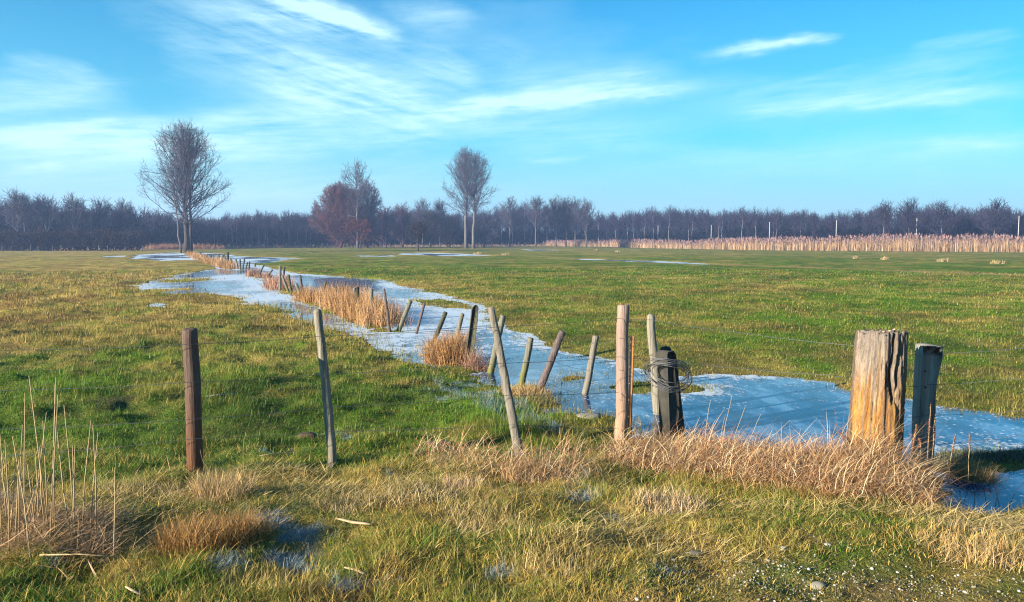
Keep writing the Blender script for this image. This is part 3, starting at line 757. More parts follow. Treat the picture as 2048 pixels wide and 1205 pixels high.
for (px, top, wpx, Yd, sd, nm, lab, tm, cbb) in [
        (773,418,44,235,21,'shrub_tree','dark rounded bush right of the rust-red oak',TWIG_PUR,.02), (806,414,40,240,22,'shrub_tree','purple bushy tree between oak and thorn tree',TWIG_PUR,.05),
        (862,428,50,230,23,'shrub_tree','brown bushy tree behind the thorn tree',TWIG_DARK,.03), (900,440,46,226,24,'shrub_tree','dark bush left of the twin poplar trunks',TWIG_DARK,.02),
        (968,438,56,232,25,'shrub_tree','grey bush right of the twin poplar trunks',TWIG,.02), (846,404,36,252,26,'alder_tree','upright wood tree peeping over the thorn tree',TWIG,.2),
        (880,406,26,256,27,'alder_tree','thin forked wood tree left of the twin poplars',TWIG,.3), (1020,402,38,252,28,'alder_tree','first wood tree right of the twin poplars',TWIG,.25),
        (1071,401,52,250,29,'alder_tree','round-headed wood tree with black trunk, left of a dense row',TWIG,.35), (1112,400,40,254,30,'alder_tree','first tree of the dense tall row beyond the meadow',TWIG,.25),
        (1132,402,36,256,31,'alder_tree','second tree of the dense tall row beyond the meadow',TWIG,.25), (1150,403,34,254,32,'alder_tree','third tree of the dense tall row beyond the meadow',TWIG,.25), (1172,404,34,252,33,'alder_tree','end tree of the dense tall row, beside a gap',TWIG,.25),
        (40,392,52,172,34,'alder_tree','tall bare tree above the hedge near the picture edge',TWIG,.3), (96,400,46,174,35,'alder_tree','bare tree with pale trunk above the hedge, one from the edge tree',TWIG,.3), (150,401,50,176,36,'alder_tree','bare tree above the middle of the hedge',TWIG,.25),
        (205,407,50,180,37,'alder_tree','bare tree above the hedge toward the great poplar',TWIG,.25), (250,410,44,184,38,'alder_tree','bare tree at the hedge end beside the great poplar',TWIG,.25),
        (1815,409,44,188,39,'oak_tree','knobbly crown rising left of the second tallest pole',WOODTW,.2), (1765,412,34,190,40,'oak_tree','narrow crown above the reeds between two tall poles',WOODTW,.2), (1880,412,46,186,41,'oak_tree','rounded crown right of the second tallest pole',WOODTW,.2),
        (1985,410,48,182,42,'oak_tree','loose crown with open twigs left of the tallest pole',WOODTW,.25)]:
    b, H = tree_at(px, 495, top, Yd)
    g = grow(H, .2, cbb, wpx * mpp(Yd) * 1.15, sd, 30 if cbb > .1 else 40, .032, .9, .9, .95 if cbb > .1 else .8, .62 if cbb > .1 else .45, 2, 2)
    tree_thing(nm, lab, 'tree', b, g, BARK_PALE if nm != 'shrub_tree' else tm, tm)

# wood mass behind
EDGE = np.array([(-600,150),(-200,162),(0,176),(150,180),(300,190),(450,212),(620,240),(760,254),(1000,285),(1180,305),(1350,262),(1600,212),(1850,196),(2048,186),(2400,168),(2800,150)], float)
TOPS = np.array([(-600,395),(0,394),(60,392),(130,400),(200,408),(300,414),(420,430),(500,422),(600,420),(640,418),(760,414),(840,410),(900,418),(1020,410),(1070,410),(1150,408),(1195,426),(1250,420),(1290,414),(1400,410),(1500,414),(1600,420),(1700,420),(1760,411),(1830,408),(1900,411),(1990,408),(2048,418),(2800,410)], float)
VAR = [grow(12, .14, .22, 5.6, 60 + i, 20, .030, 1.0, .8, 1.25, .62, 2, 1) for i in range(7)]
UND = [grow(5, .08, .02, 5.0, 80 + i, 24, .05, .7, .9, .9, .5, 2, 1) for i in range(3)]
def sticks_of(g, crown=True):
    tp, trd, A, B, R0, R1 = g
    t0 = tp[:-1:2]; t1 = np.vstack([tp[2::2]]); 
    return np.concatenate([A, t0[:len(t1)]]), np.concatenate([B, t1]), np.concatenate([R0, np.array(trd[:-1:2])[:len(t1)]]), np.concatenate([R1, np.array(trd[2::2])])
def wood(px0, px1, rows, spacing, variants, name, label, mat, hmul=1.0, first=0.0, tall=True, fixed=None):
    As = []
    for k in range(rows):
        px = px0 + RNG.random() * 20
        while px < px1:
            Ye = np.interp(px, EDGE[:, 0], EDGE[:, 1]) + first + k * 6 + RNG.uniform(-2, 2)
            x = (px - CX) / FPX * Ye
            if fixed: Hh = fixed * RNG.uniform(.65, 1.15)
            else: Hh = ((480 - np.interp(px, TOPS[:, 0], TOPS[:, 1])) / FPX * Ye + 2.2) * RNG.uniform(.80, 1.04) * (1.10 if RNG.random() < .07 else 1) * hmul
            g = variants[RNG.integers(len(variants))]; A, B, R0, R1 = g
            s = Hh / B[:, 2].max(); a = RNG.uniform(0, 6.28); ca, sa = math.cos(a), math.sin(a)
            M = np.array([[ca, -sa, 0], [sa, ca, 0], [0, 0, 1]]).T * s
            if not fixed: M[:, :2] *= min(1.0, 1.0)
            o = np.array([x, Ye, .0])
            As.append((A @ M + o, B @ M + o, R0 * (.6 + .4 * s), R1 * (.6 + .4 * s)))
            px += spacing / Ye * FPX * RNG.uniform(.6, 1.4)
    A, B, R0, R1 = (np.concatenate([q[i] for q in As]) for i in range(4))
    co, q = sticks(A, B, R0, R1)
    return tag(link(name, mesh_np(name, co, None, None, False, q), mat), label, None, None, 'stuff')
VARS = [sticks_of(g) for g in VAR]; UNDS = [sticks_of(g) for g in UND]
wood(-330, 2380, 7, 3.9, VARS, 'distant_wood', 'bare purplish winter wood closing off the meadow', WOODTW)
wood(-330, 2380, 6, 3.2, UNDS, 'undergrowth', 'undergrowth filling the foot of the wood, self-shadow in its colour', UNDTW, first=-1, fixed=6.6)

# slim pale stems standing out along the front of the wood
def copy_tree(o):
    c = o.copy(); COL.objects.link(c)
    for ch in list(o.children):
        d = ch.copy(); COL.objects.link(d); d.parent = c
    return c
BIRCH = plain('birch_stem', (.20, .185, .18), .8, .2, .4, 2)
g = grow(10, .085, .45, 2.6, 140, 14, .028, .8, .7, 1.35, .72, 1, 1)
birch = tree_thing('birch_tree', 'slim pale-stemmed tree at the front of the dark wood', 'tree', (0, 0, 0), g, BIRCH, WOODTW, 'slim pale stems along the wood front')
first = True
for x0, x1, k in [(425, 630, 17), (1000, 1110, 6), (1190, 1600, 15), (20, 260, 7), (770, 900, 5)]:
    for i in range(k):
        px = x0 + (x1 - x0) * (i + random.random()) / k; Yb = np.interp(px, EDGE[:, 0], EDGE[:, 1]) - 2.6 - random.random() * 1.5
        o = birch if first else copy_tree(birch); first = False
        o.location = ((px - CX) / FPX * Yb, Yb, 0); o.rotation_euler = (random.uniform(-.05, .05), random.uniform(-.07, .07), random.uniform(0, 6.28))
        sc_ = random.uniform(.75, 1.05) * (((480 - np.interp(px, TOPS[:, 0], TOPS[:, 1])) / FPX * Yb + 2) / 10) * .92; o.scale = (sc_, sc_, sc_)

# dark hedge on the left in front of the wood
def hedge():
    As = []
    for k in range(2):
        px = -260
        while px < 282:
            Ye = 158 + 5 * sst(0, 300, np.array(px)) + k * 2.2; x = (px - CX) / FPX * Ye
            A, B, R0, R1 = UNDS[RNG.integers(3)]; s = RNG.uniform(.75, 1.0) * 4.9 / B[:, 2].max(); a = RNG.uniform(0, 6.28)
            M = np.array([[math.cos(a), -math.sin(a), 0], [math.sin(a), math.cos(a), 0], [0, 0, 1]]).T * s
            o = np.array([x, Ye, 0.]); As.append((A @ M + o, B @ M + o, R0, R1)); px += RNG.uniform(8, 14)
    A, B, R0, R1 = (np.concatenate([q[i] for q in As]) for i in range(4))
    c = A.mean(0) * np.array([1, 1, 0]); co, q = sticks(A - c, B - c, R0, R1)
    tag(link('hedge', mesh_np('hedge', co, None, None, False, q), HEDGE, None, c), 'long dark brown bare hedge in front of the wood, left of the great poplar', 'hedge')
hedge()
# low pale grass along the foot of the wood
n = 9000
px = RNG.uniform(-300, 1100, n); Ye = np.interp(px, EDGE[:, 0], EDGE[:, 1]) - RNG.uniform(5, 12, n); x = (px - CX) / FPX * Ye
co, T, C = ribbons(np.stack([x, Ye, np.zeros(n)], 1), RNG.uniform(.3, 1.1, n), RNG.uniform(.05, .12, n), RNG.uniform(0, 6.28, n), RNG.uniform(0, .4, n), RNG.uniform(0, .6, n), np.array([.26, .16, .105])[None] * RNG.uniform(.5, 1.3, (n, 1)), 2, RNG.uniform(-.7, .7, n))
tag(link('wood_edge_grass', mesh_np('wood_edge_grass', co, T, C), STRAW), 'rough pale grass along the foot of the wood', None, None, 'stuff')

# ------------------------------------------------------------------ posts
def post(label, top, base, wt, wb, mat, name='fence_post', cat='post', sides=16, rings=16, rough=.10, seed=0, dome=0., tilt=0., group=None, Y=None, sq=1.0):
    wt *= 1.0 + .22 * (wb < 13); wb *= 1.0 + .22 * (wb < 13)
    B = gph(*base) if Y is None else np.array([*at(base[0], base[1], Y)])
    T = at(top[0], top[1], B[1]); ps = mpp(B[1])
    rng = np.random.default_rng(seed + int(base[0])); axis = T - B; L = np.linalg.norm(axis)
    sink = min(.3, .25 * L)
    f = np.concatenate([[-sink / L], np.linspace(0, 1, rings)])
    wob = np.cumsum(rng.normal(0, .0024, (rings + 1, 2)), 0); wob -= np.outer(np.clip(f, 0, 1), wob[-1])
    path = np.array([axis * t + np.array([w[0], w[1], 0]) * min(L, 1.5) for t, w in zip(f, wob)])
    rad = [(wb + (wt - wb) * max(t, 0)) / 2 * ps for t in f]
    v, t, q = tube(path, rad, sides, 0, 1, cap=False)
    v = v.reshape(rings + 1, sides, 3); lobes = rng.uniform(-1, 1, (4,)); ph = rng.uniform(0, 6.28, 4)
    for j in range(sides):
        a = 2 * math.pi * j / sides
        m = 1 + rough * .5 * sum(lobes[k] * math.sin((k + 2) * a + ph[k]) for k in range(4)) * .5
        v[:, j] = path + (v[:, j] - path) * m
    v += rng.normal(0, rough * .035, v.shape) * np.mean(rad) * 2
    v = v.reshape(-1, 3); k = len(v)
    # top: worn edge then a slightly uneven end grain face
    ax = axis / L; top_r = v[-sides:]; c = path[-1]
    ring2 = c + (top_r - c) * .80 + ax * rad[-1] * (.16 + dome * .5) + np.array([tilt, 0, 0]) * 0
    ring3 = c + (top_r - c) * .35 + ax * rad[-1] * (.14 + dome) + rng.normal(0, rad[-1] * .05, (sides, 3))
    cc = (c + ax * rad[-1] * (.12 + dome * 1.05))[None]
    v = np.concatenate([v, ring2, ring3, cc])
    q = list(q)
    for lv in range(2):
        o = k - sides + lv * sides
        for j in range(sides): q.append((o + j, o + (j + 1) % sides, o + sides + (j + 1) % sides, o + sides + j))
    t = [(k + sides + j, k + sides + (j + 1) % sides, k + 2 * sides) for j in range(sides)]
    ob = link(name, mesh_np(name, v, t, None, True, q), mat, None, B)
    tag(ob, label, cat, group)
    return B, T

FP = {}
FP['P1'] = post('thick brown round fence post on the bank at far left of the front fence', (379,660), (389,950), 30, 32, W_BROWN, seed=1, rough=.12)
FP['P2'] = post('slim silver-grey post with a split top, next after the thick brown one', (635,624), (664,932), 17, 21, W_SILVER, seed=2, rough=.22, dome=.5)
FP['P3'] = post('long grey post leaning left in front of the ditch posts', (982,615), (1040,910), 14, 20, W_GREY, seed=3, rough=.2)
FP['P4'] = post('tall smooth pinkish round post standing upright on the bank', (1247,612), (1240,880), 24, 25, W_PINK, seed=4, rough=.06)
FP['P5'] = post('grey round-topped post against the black concrete post', (1302,634), (1318,868), 16, 21, W_SILVER, seed=5, rough=.15, dome=.6)
DITCH = [
    ('tallest upright ditch post with reddish reeds at its foot', (560,533), (560,583), 5, 5, W_GREY),
    ('short post tucked just behind the tallest upright ditch post', (568.5,535), (566.5,575), 3.6, 4, W_DARK),
    ('ditch post leaning left against the tallest upright one', (564,552), (579,589), 4, 4.5, W_MOSS),
    ('dark slim ditch post right of the pair by the tallest upright one', (577,550), (584,593), 4, 4.5, W_DARK),
    ('short mossy ditch post leaning left, left of the orange reeds', (592,568), (603,596), 4.5, 5, W_MOSS),
    ('taller brown ditch post at the left end of the orange reeds', (600,551), (607,597), 4.5, 5, W_PURP),
    ('post leaning right out of the low orange reed clump', (652,564), (643,601), 4.5, 5, W_DARK),
    ('knobbly post leaning right at the back of the long reed clump', (683,571), (668,612), 4, 5, W_DARK),
    ('half hidden brown post left of the black post in the reeds', (709,577), (706,625), 5, 5, W_GREY),
    ('black upright post in the long orange reed clump', (715,575), (717,632), 5.5, 6, W_BLACK),
    ('mossy upright post in the orange reeds right of the black one', (743,579), (742,640), 6.5, 7, W_MOSS),
    ('thin rusty red post at the right end of the orange reeds', (768,578), (779,664), 4.2, 5.5, W_PURP),
    ('round post leaning right out of open ice, first after the reeds', (821,602), (791,678), 7, 8, W_MOSS),
    ('slim dark purple post leaning over open ice', (849,607), (827,690), 4.6, 5, W_PURP),
    ('dark slanting post with brown tuft at its foot', (891,625), (857,708), 7.5, 8.5, W_DARK),
    ('mossy post rising behind the rounded reed tuft', (925,628), (905,712), 7, 8, W_MOSS),
    ('greenish post leaning right, crossed by the long grey post', (1006,632), (977,762), 9.5, 11, W_MOSS),
    ('grey post with yellow moss at its foot, leaning right', (1061,677), (1041,775), 13, 13.5, W_MOSS),
    ('purplish brown post leaning steeply right over the ice', (1125,664), (1076,788), 10.5, 12, W_PURP),
    ('grey ditch post at the ice edge beside the pale stone slab', (1192,673), (1163,820), 13, 14, W_GREY),
]
DP = []
for i, (lab, t, b, wt, wb, m) in enumerate(DITCH):
    big = wb > 9
    DP.append(post(lab, t, b, wt, wb, m, sides=14 if big else 8, rings=12 if big else 6, seed=20 + i, rough=.18, group='old posts along the ditch'))
FAR = [
    ((528,530),(516,556),'far ditch post leaning hard right beside a pink tuft'), ((545,540),(533,556),'most tilted short far ditch post'), ((559,549),(553,556),'stub leaning right beside the tallest upright ditch post'),
    ((511,527),(509,541),'short far ditch post alone behind the pink tuft'), ((499,524),(497,549),'mossy right-hand upright of a group of five posts in the ice'), ((495,525),(489.5,547),'second from right in a group of five posts in the ice'),
    ((489.5,517),(484.5,546),'tallest of a group of five far posts in the ice'), ((480,519),(481.5,547),'second from left in a group of five posts in the ice'), ((472,519),(477.5,541),'left end post of a group of five far posts in the ice'),
    ((463.6,522),(471,538),'far post leaning sharply left beside a twin'), ((461,516.5),(464,536),'upright twin of the sharply leaning far post'), ((455,505),(456.5,533),'thick dark far post, tallest along the far reed belt'),
    ((449,511),(453,530),'slim post leaning on the thick dark far post'), ((446,511),(445,526),'short post left of the thick dark far post'), ((437,509),(434.5,526),'left post of a crossed pair in the far reeds'), ((438,509),(437,526),'right post of a crossed pair in the far reeds')]
for i, (t, b, lab) in enumerate(FAR):
    w = 4.4 if i == 11 else 2.6
    post(lab, t, b, w, w, W_DARK, sides=6, rings=4, seed=60 + i, group='old posts along the ditch')
for i, (px, ty, by) in enumerate([(428,511,522),(422,510,521),(419,510,520),(415,510,519),(412,511,519),(408,511,518),(404,507.5,517),(400,505,516),(395,505.5,514),(391,505.5,513),(387,505.5,512),(384,505,511)]):
    post('tiny far ditch post in the farthest reeds near the great poplar', (px + random.uniform(-1, 1), ty), (px, by), 2, 2, W_DARK, sides=5, rings=3, seed=90 + i, group='tiny ditch posts near the great poplar')
# flat post with rounded top and bored holes
def slab_post(name, label, cat, outline, base, thick, mat, yaw=0., holes=(), bev=.012, Yfix=None):
    """outline: photo pixel outline of the front face, clockwise; extruded away from the viewer"""
    B = gph(*base)
    if Yfix: B = at(base[0], base[1], Yfix)
    ps = [at(a, b, B[1]) - B for a, b in outline]
    n = len(ps); ca, sa = math.cos(yaw), math.sin(yaw)
    def rot(p): return np.array([p[0] * ca - p[1] * sa, p[0] * sa + p[1] * ca, p[2]])
    xz = [np.array([p[0], p[2]]) for p in ps]
    if sum(xz[i][0] * xz[(i + 1) % n][1] - xz[(i + 1) % n][0] * xz[i][1] for i in range(n)) < 0: xz = xz[::-1]
    ins = []
    for i in range(n):
        e1 = xz[i] - xz[i - 1]; e2 = xz[(i + 1) % n] - xz[i]
        m1 = np.array([-e1[1], e1[0]]) / np.linalg.norm(e1); m2 = np.array([-e2[1], e2[0]]) / np.linalg.norm(e2)
        m = m1 + m2; m /= np.linalg.norm(m) + 1e-9; ins.append(xz[i] + m * bev)
    V = []
    rg = np.random.default_rng(n + int(base[0]))
    for dy, pts in ((0, ins), (bev, xz), (thick - bev, xz), (thick, ins)):
        for p in pts: V.append(rot(np.array([p[0], dy, p[1]])) + rg.normal(0, .0015, 3))
    Q_ = [(l * n + i, l * n + (i + 1) % n, (l + 1) * n + (i + 1) % n, (l + 1) * n + i) for l in range(3) for i in range(n)]
    from mathutils.geometry import tessellate_polygon
    from mathutils import Vector as Vc
    T_ = []
    for a_, b_, c_ in tessellate_polygon([[Vc((p[0], p[1], 0)) for p in ins]]):
        T_ += [(a_, b_, c_), (3 * n + c_, 3 * n + b_, 3 * n + a_)]
    o = link(name, mesh_np(name, np.array(V), T_, None, False, Q_), mat, None, B)
    for hx, hy, hr in holes:
        h = at(hx, hy, B[1]) - B; r = hr * mpp(B[1])
        v, t, q = tube([rot(np.array([h[0], -.003, h[2]])), rot(np.array([h[0], .006, h[2]]))], [r, r], 8)
        link('hole_disc', mesh_np('hole_disc', v, t, None, True, q), STEEL_D, o)  # dark disc on the face, stands in for the shade inside a bored hole
    return tag(o, label, cat), B
slab_post('fence_post', 'flat mossy plank post with rounded top and bored holes', 'post', [(926,738),(931,715),(940,655),(944,620),(947,614),(951,611),(955,612),(957,617),(956,640),(950,690),(942,738)], (934,734), .10, W_DARK, .15, [(951,622,1.2),(950,634,1.2),(948,646,1.2),(946,660,1.0)], .004)
# concrete post and black timber behind it
_, CB = slab_post('concrete_post', 'broad black mossy concrete post with the coil of wire hung on it', 'post',
          [(1333,898),(1327,800),(1320,706),(1324,700),(1347,702),(1353,710),(1363,760),(1374,820),(1388,898)], (1352,880), .15, CONC, .72)
post('black timber post tucked behind the concrete post', (1331,699), (1339,870), 23, 28, W_BLACK, seed=7, rough=.15, dome=.35, Y=CB[1] + .32, sides=12)
# steel post: dark web plus rusty flange with notches
B = gph(1258, 857); T_ = at(1264, 673, B[1]); o = empty('steel_post', B, 'thin rusty steel angle post close beside the pinkish post', 'post')
hh_ = T_[2] - B[2]; ps = mpp(B[1]); dx = T_[0] - B[0]
def bar(x0, x1, y0, y1, z0, z1, sh):
    v = []
    for z in (z0, z1):
        k = sh * (z / hh_)
        for (x, y) in ((x0, y0), (x1, y0), (x1, y1), (x0, y1)): v.append((x + k, y, z))
    return np.array(v), [], [(0, 1, 2, 3)[::-1], (4, 5, 6, 7), (0, 1, 5, 4), (1, 2, 6, 5), (2, 3, 7, 6), (3, 0, 4, 7)]
v, t, q = merge([bar(1.2 * ps, 5.2 * ps, -.006, .004, -.3, hh_, dx)]); link('flange', mesh_np('flange', v, t, None, False, q), RUST, o)
v, t, q = merge([bar(-5 * ps, 1.0 * ps, .02, .03, -.3, hh_ * .995, dx), bar(-.2 * ps, 1.0 * ps, -.005, .02, -.3, hh_ * .995, dx)]); link('web', mesh_np('web', v, t, None, False, q), STEEL_D, o)
for k in (.12, .3, .48, .66, .84, .93):
    v, t, q = bar(-2.2 * ps, -.8 * ps, .017, .0195, hh_ * k, hh_ * k + .012, dx); link('notch', mesh_np('notch', v, t, None, False, q), STICK, o)

# the big weathered gatepost
def gatepost():
    ps = mpp(SB[1]); na, nz = 220, 150
    Ht = at(1763, 664, SB[1])[2] - SB[2]
    a = np.linspace(0, 2 * math.pi, na, endpoint=False); z = np.linspace(-.25, Ht, nz)
    A, Zz = np.meshgrid(a, z)
    f = np.clip(Zz / Ht, 0, 1)
    R0 = (107 - 9 * f) / 2 * ps; R0 = R0 * (1 + .05 * np.exp(-f * 9))
    ca, sa = np.cos(A), np.sin(A)
    # angle 0 = +x, -pi/2 faces the viewer
    per = lambda fr, fz, sd, o=3: fbm((np.cos(A) * fr + 40), (np.sin(A) * fr + 40) + Zz * 0, sd, o) * .5 + fbm(np.cos(A) * fr + 7, np.sin(A) * fr + Zz * fz + 9, sd + 1, o) * .5
    rough = (per(3, .8, 201) - .5) * .10
    fi = fbm(np.cos(A) * 9 + 20, np.sin(A) * 9 + 20 + Zz * .9, 210, 4); gr = fbm(np.cos(A) * 22 + 60, np.sin(A) * 22 + 60 + Zz * 1.3, 230, 3)
    fl = fbm(np.cos(A) * 14 + 80, np.sin(A) * 14 + 80 + Zz * 5, 240, 4)
    plate = fbm(np.cos(A) * 4 + 70, np.sin(A) * 4 + 70 + Zz * 2.6, 244, 4)
    crack = sst(.42, .33, fi) * .06 + sst(.44, .36, gr) * .03 + sst(.5, .4, fl) * .02 + sst(.50, .535, plate) * .035 + sst(.60, .63, plate) * .03
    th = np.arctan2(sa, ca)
    rot = np.zeros_like(A)
    def groove(cent, width, z0, z1, depth, wav=.06, sd=0):
        c = cent + (vn(Zz * 5, Zz * 0 + sd, 300 + sd) - .5) * wav * 2
        w = width * (1 + .6 * (vn(Zz * 9, Zz * 0 + 3, 320 + sd) - .5))
        m = np.exp(-np.abs((th - c) / w) ** 5) * sst(z0 - .05, z0 + .03, f) * sst(z1 + .04, z1 - .04, f)
        return m * depth
    d1 = groove(-1.45, .085, .50, 1.1, .24, .07, 1) + groove(-1.18, .07, .62, 1.1, .17, .06, 2) + groove(-1.72, .04, .60, .78, .14, .05, 4)
    d2 = groove(-.66, .13, -.1, .60, .24, .05, 5) + groove(-1.0, .025, -.1, 1.1, .09, .03, 14) + groove(-.32, .06, .0, .75, .15, .1, 6) + groove(-.95, .05, .0, .52, .12, .08, 7) + groove(-2.2, .022, .45, 1.1, .08, .03, 8)
    d1 = np.clip(d1, 0, .3); d2 = np.clip(d2, 0, .3)
    Rr = R0 * (1 + rough - crack - d1 - d2)
    top = (fbm(np.cos(A) * 6 + 3, np.sin(A) * 6 + 8, 250) - .5) * .07 + (vn(A * 14, A * 0, 260) - .5) * .045
    Zt = Zz + top * sst(.8, 1.0, f)
    slope = (-2 - 6.0 * (1 - f)) * ps * 0
    Xc = (6 + 5 * (f - .5)) * ps
    V = np.stack([Rr * ca + Xc, Rr * sa, Zt], -1).reshape(-1, 3)
    idx = np.arange(nz * na).reshape(nz, na); nx = np.roll(idx, -1, 1)
    Qd = np.stack([idx[:-1], nx[:-1], nx[1:], idx[1:]], -1).reshape(-1, 4)
    # broken end grain on top
    rings = [.82, .6, .38, .15]; Vs = [V]; last = idx[-1]; o = len(V); qs = [Qd]; e = V[idx[-1]]; cen = e.mean(0)
    for rv in rings:
        rg = cen + (e - cen) * rv; rg[:, 2] = cen[2] - .012 + (fbm(rg[:, 0] * 22 + 5, rg[:, 1] * 22, 270) - .5) * .07
        Vs.append(rg); cur = np.arange(o, o + na); o += na
        qs.append(np.stack([last, np.roll(last, -1), np.roll(cur, -1), cur], -1)); last = cur
    Vs.append(cen[None]); T3 = np.stack([last, np.roll(last, -1), np.full(na, o)], -1)
    V = np.concatenate(Vs); Qd = np.concatenate(qs)
    # wood colour: bleached above, orange stain streaks below, brown rot in the old cavity
    streak = .6 * fbm(np.cos(A) * 7 + 11, np.sin(A) * 7 + 11 + Zz * 1.6, 280, 4) + .4 * plate
    big = fbm(np.cos(A) * 2 + 15, np.sin(A) * 2 + 15 + Zz * 2.0, 290, 3)
    pale = np.array([.27, .21, .155]); oran = np.array([.27, .12, .026]); gold = np.array([.36, .20, .055]); rotc = np.array([.10, .055, .028]); grey = np.array([.15, .12, .105])
    st = sst(.85, .42, f + (streak - .5) * .9 + (big - .5) * .5)[..., None]
    mid = sst(.42, .62, streak)[..., None]
    c = pale * (1 - st) + (oran * (1 - mid) + gold * mid) * st
    gl = (np.maximum(sst(.5, .68, fbm(np.cos(A) * 9 + 31, np.sin(A) * 9 + 3 + Zz * .8, 295)), sst(.75, 1.0, f + (big - .5))) * .6)[..., None]; c = c * (1 - gl) + grey * gl
    rm = np.clip(d1 * 4, 0, .85)[..., None]; c = c * (1 - rm) + rotc * rm
    side_shade = sst(-1.1, -.55, th)[..., None] * .8; c = c * (1 - side_shade) + np.array([.10, .08, .065]) * side_shade  # shade of the side away from the sun, painted into the colour
    C = np.concatenate([c.reshape(-1, 3), np.repeat(np.array([[.26, .20, .15]]), len(V) - nz * na, 0)])
    m, nt, b = newmat('gatepost_wood')
    at_ = N(nt, 'ShaderNodeAttribute', attribute_name='Col'); tc = N(nt, 'ShaderNodeTexCoord').outputs['Object']
    f1 = noise(nt, tc, 30, 6, .75, (3, 3, .25)); f2 = noise(nt, tc, 12, 6, .75, (2, 2, .6))
    k = math_(nt, 'SUBTRACT', math_(nt, 'ADD', math_(nt, 'MULTIPLY', f1, 1.9), math_(nt, 'MULTIPLY', f2, 1.5)), .7)
    nt.links.new(mixc(nt, 1., at_.outputs['Color'], k, 'MULTIPLY'), b.inputs['Base Color']); b.inputs['Roughness'].default_value = .8; b.inputs['Specular IOR Level'].default_value = .25
    bump(nt, b, math_(nt, 'ADD', f1, f2), 1.0, .02)
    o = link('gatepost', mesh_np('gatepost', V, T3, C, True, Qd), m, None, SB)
    tag(o, 'massive weathered round gatepost with cracked orange-stained wood and broken top', 'gatepost')
    # loose crumbs of rotten wood on top
    for i, (px, py, s) in enumerate([(1789,659,8), (1797,661,6), (1780,662,6), (1768,664,5)]):
        p = at(px, py, SB[1] - .03 + .05 * (i % 2)) - SB
        bm_v, bm_t = rock(s * ps / 2, 900 + i, .5)
        link('splinter', mesh_np('splinter', bm_v + p, bm_t), STICK, o)
ICO = None
def rock(r, seed, flat=.6, sub=2):
    global ICO
    if ICO is None: ICO = {}
    if sub not in ICO:
        import bmesh
        bm = bmesh.new(); bmesh.ops.create_icosphere(bm, subdivisions=sub, radius=1)
        ICO[sub] = (np.array([v.co[:] for v in bm.verts]), np.array([[v.index for v in f.verts] for f in bm.faces])); bm.free()
    v, t = ICO[sub]; R = np.random.default_rng(seed)
    k = 1 + sum(R.uniform(-.22, .22) * np.sin(v @ R.normal(0, 2.2, 3) + R.uniform(0, 6)) for _ in range(5))
    s = np.array([R.uniform(.8, 1.3), R.uniform(.8, 1.2), flat * R.uniform(.8, 1.2)])
    return v * k[:, None] * s * r, t
gatepost()
# plank post right of it, notched at the head
_, P6 = slab_post('fence_post', 'flat weathered plank post with a broken wider head, beside the gatepost', 'post',
          [(1835,985),(1837,930),(1838,850),(1841,770),(1844,712),(1845,692),(1858,690),(1875,692),(1886,694),(1887,716),(1881,738),(1875,764),(1873,800),(1872,870),(1868,930),(1865,985)], (1852,965), .15, W_BLUE, -.02, [(1851,743,1.6),(1851,775,2.4)], Yfix=7.42)

# ------------------------------------------------------------------ wires
def wire(label, pts, r=.0022, barb=True, group='strands of barbed wire', name='barbed_wire', sag=.01):
    """pts: (px, py, Y)"""
    W3 = [at(a, b, Yv) for a, b, Yv in pts]; path = []
    for i in range(len(W3) - 1):
        m = max(3, int(np.linalg.norm(W3[i + 1] - W3[i]) / .35))
        for k in range(m):
            u = k / m; p = W3[i] * (1 - u) + W3[i + 1] * u; p[2] -= sag * 4 * u * (1 - u); path.append(p)
    path.append(W3[-1]); path = np.array(path); o = path[0].copy(); path = path - o
    parts = [tube(path, [r] * len(path), 5, 0, 0, False)]
    if barb:
        A, Bb = [], []
        for i in range(len(path) - 1):
            n = max(1, int(np.linalg.norm(path[i + 1] - path[i]) / .13))
            for k in range(n):
                p = path[i] + (path[i + 1] - path[i]) * (k + .5) / n
                for _ in range(2):
                    d = RNG.normal(0, 1, 3); d /= np.linalg.norm(d); A.append(p - d * .012); Bb.append(p + d * .012)
        co, q = sticks(A, Bb, np.full(len(A), r * .6), np.full(len(A), r * .5)); parts.append((co, [], q))
    v, t, q = merge(parts)
    return tag(link(name, mesh_np(name, v, t, None, False, q), WIRE, None, o), label, 'wire', group)
y1, y2, y3, y4, y5 = (FP[k][0][1] for k in ('P1', 'P2', 'P3', 'P4', 'P5')); yS = SB[1]; y6 = P6[1]
yl = y1 - .35
wire('top strand of barbed wire from the left edge to the pinkish post', [(-160,708,yl - .2), (0,701,yl), (379,689,y1 - .1), (640,673,y2 - .07), (990,655,y3 - .07), (1240,637,y4 - .1), (1302,640,y5 - .08), (1480,666,yS + 1), (1711,692,yS + .25)])
wire('second strand of barbed wire below the top one', [(-160,790,yl - .2), (0,782,yl), (384,765,y1 - .1), (648,749,y2 - .07), (1006,727,y3 - .07), (1240,714,y4 - .1), (1311,718,y5 - .09)])
wire('third strand of barbed wire at mid height of the brown post', [(-160,868,yl - .2), (0,859,yl), (386,839,y1 - .1), (653,815,y2 - .08), (1020,791,y3 - .08), (1238,785,y4 - .1)])
wire('lowest strand of barbed wire near the foot of the front posts', [(-160,925,yl - .2), (0,914,yl), (388,878,y1 - .1), (658,864,y2 - .08), (1030,850,y3 - .08), (1236,858,y4 - .1)])
wire('strand sagging from the coil to the gatepost', [(1350,722,y5), (1480,737,yS + 1), (1652,750,yS + .3), (1708,754,yS + .22)])
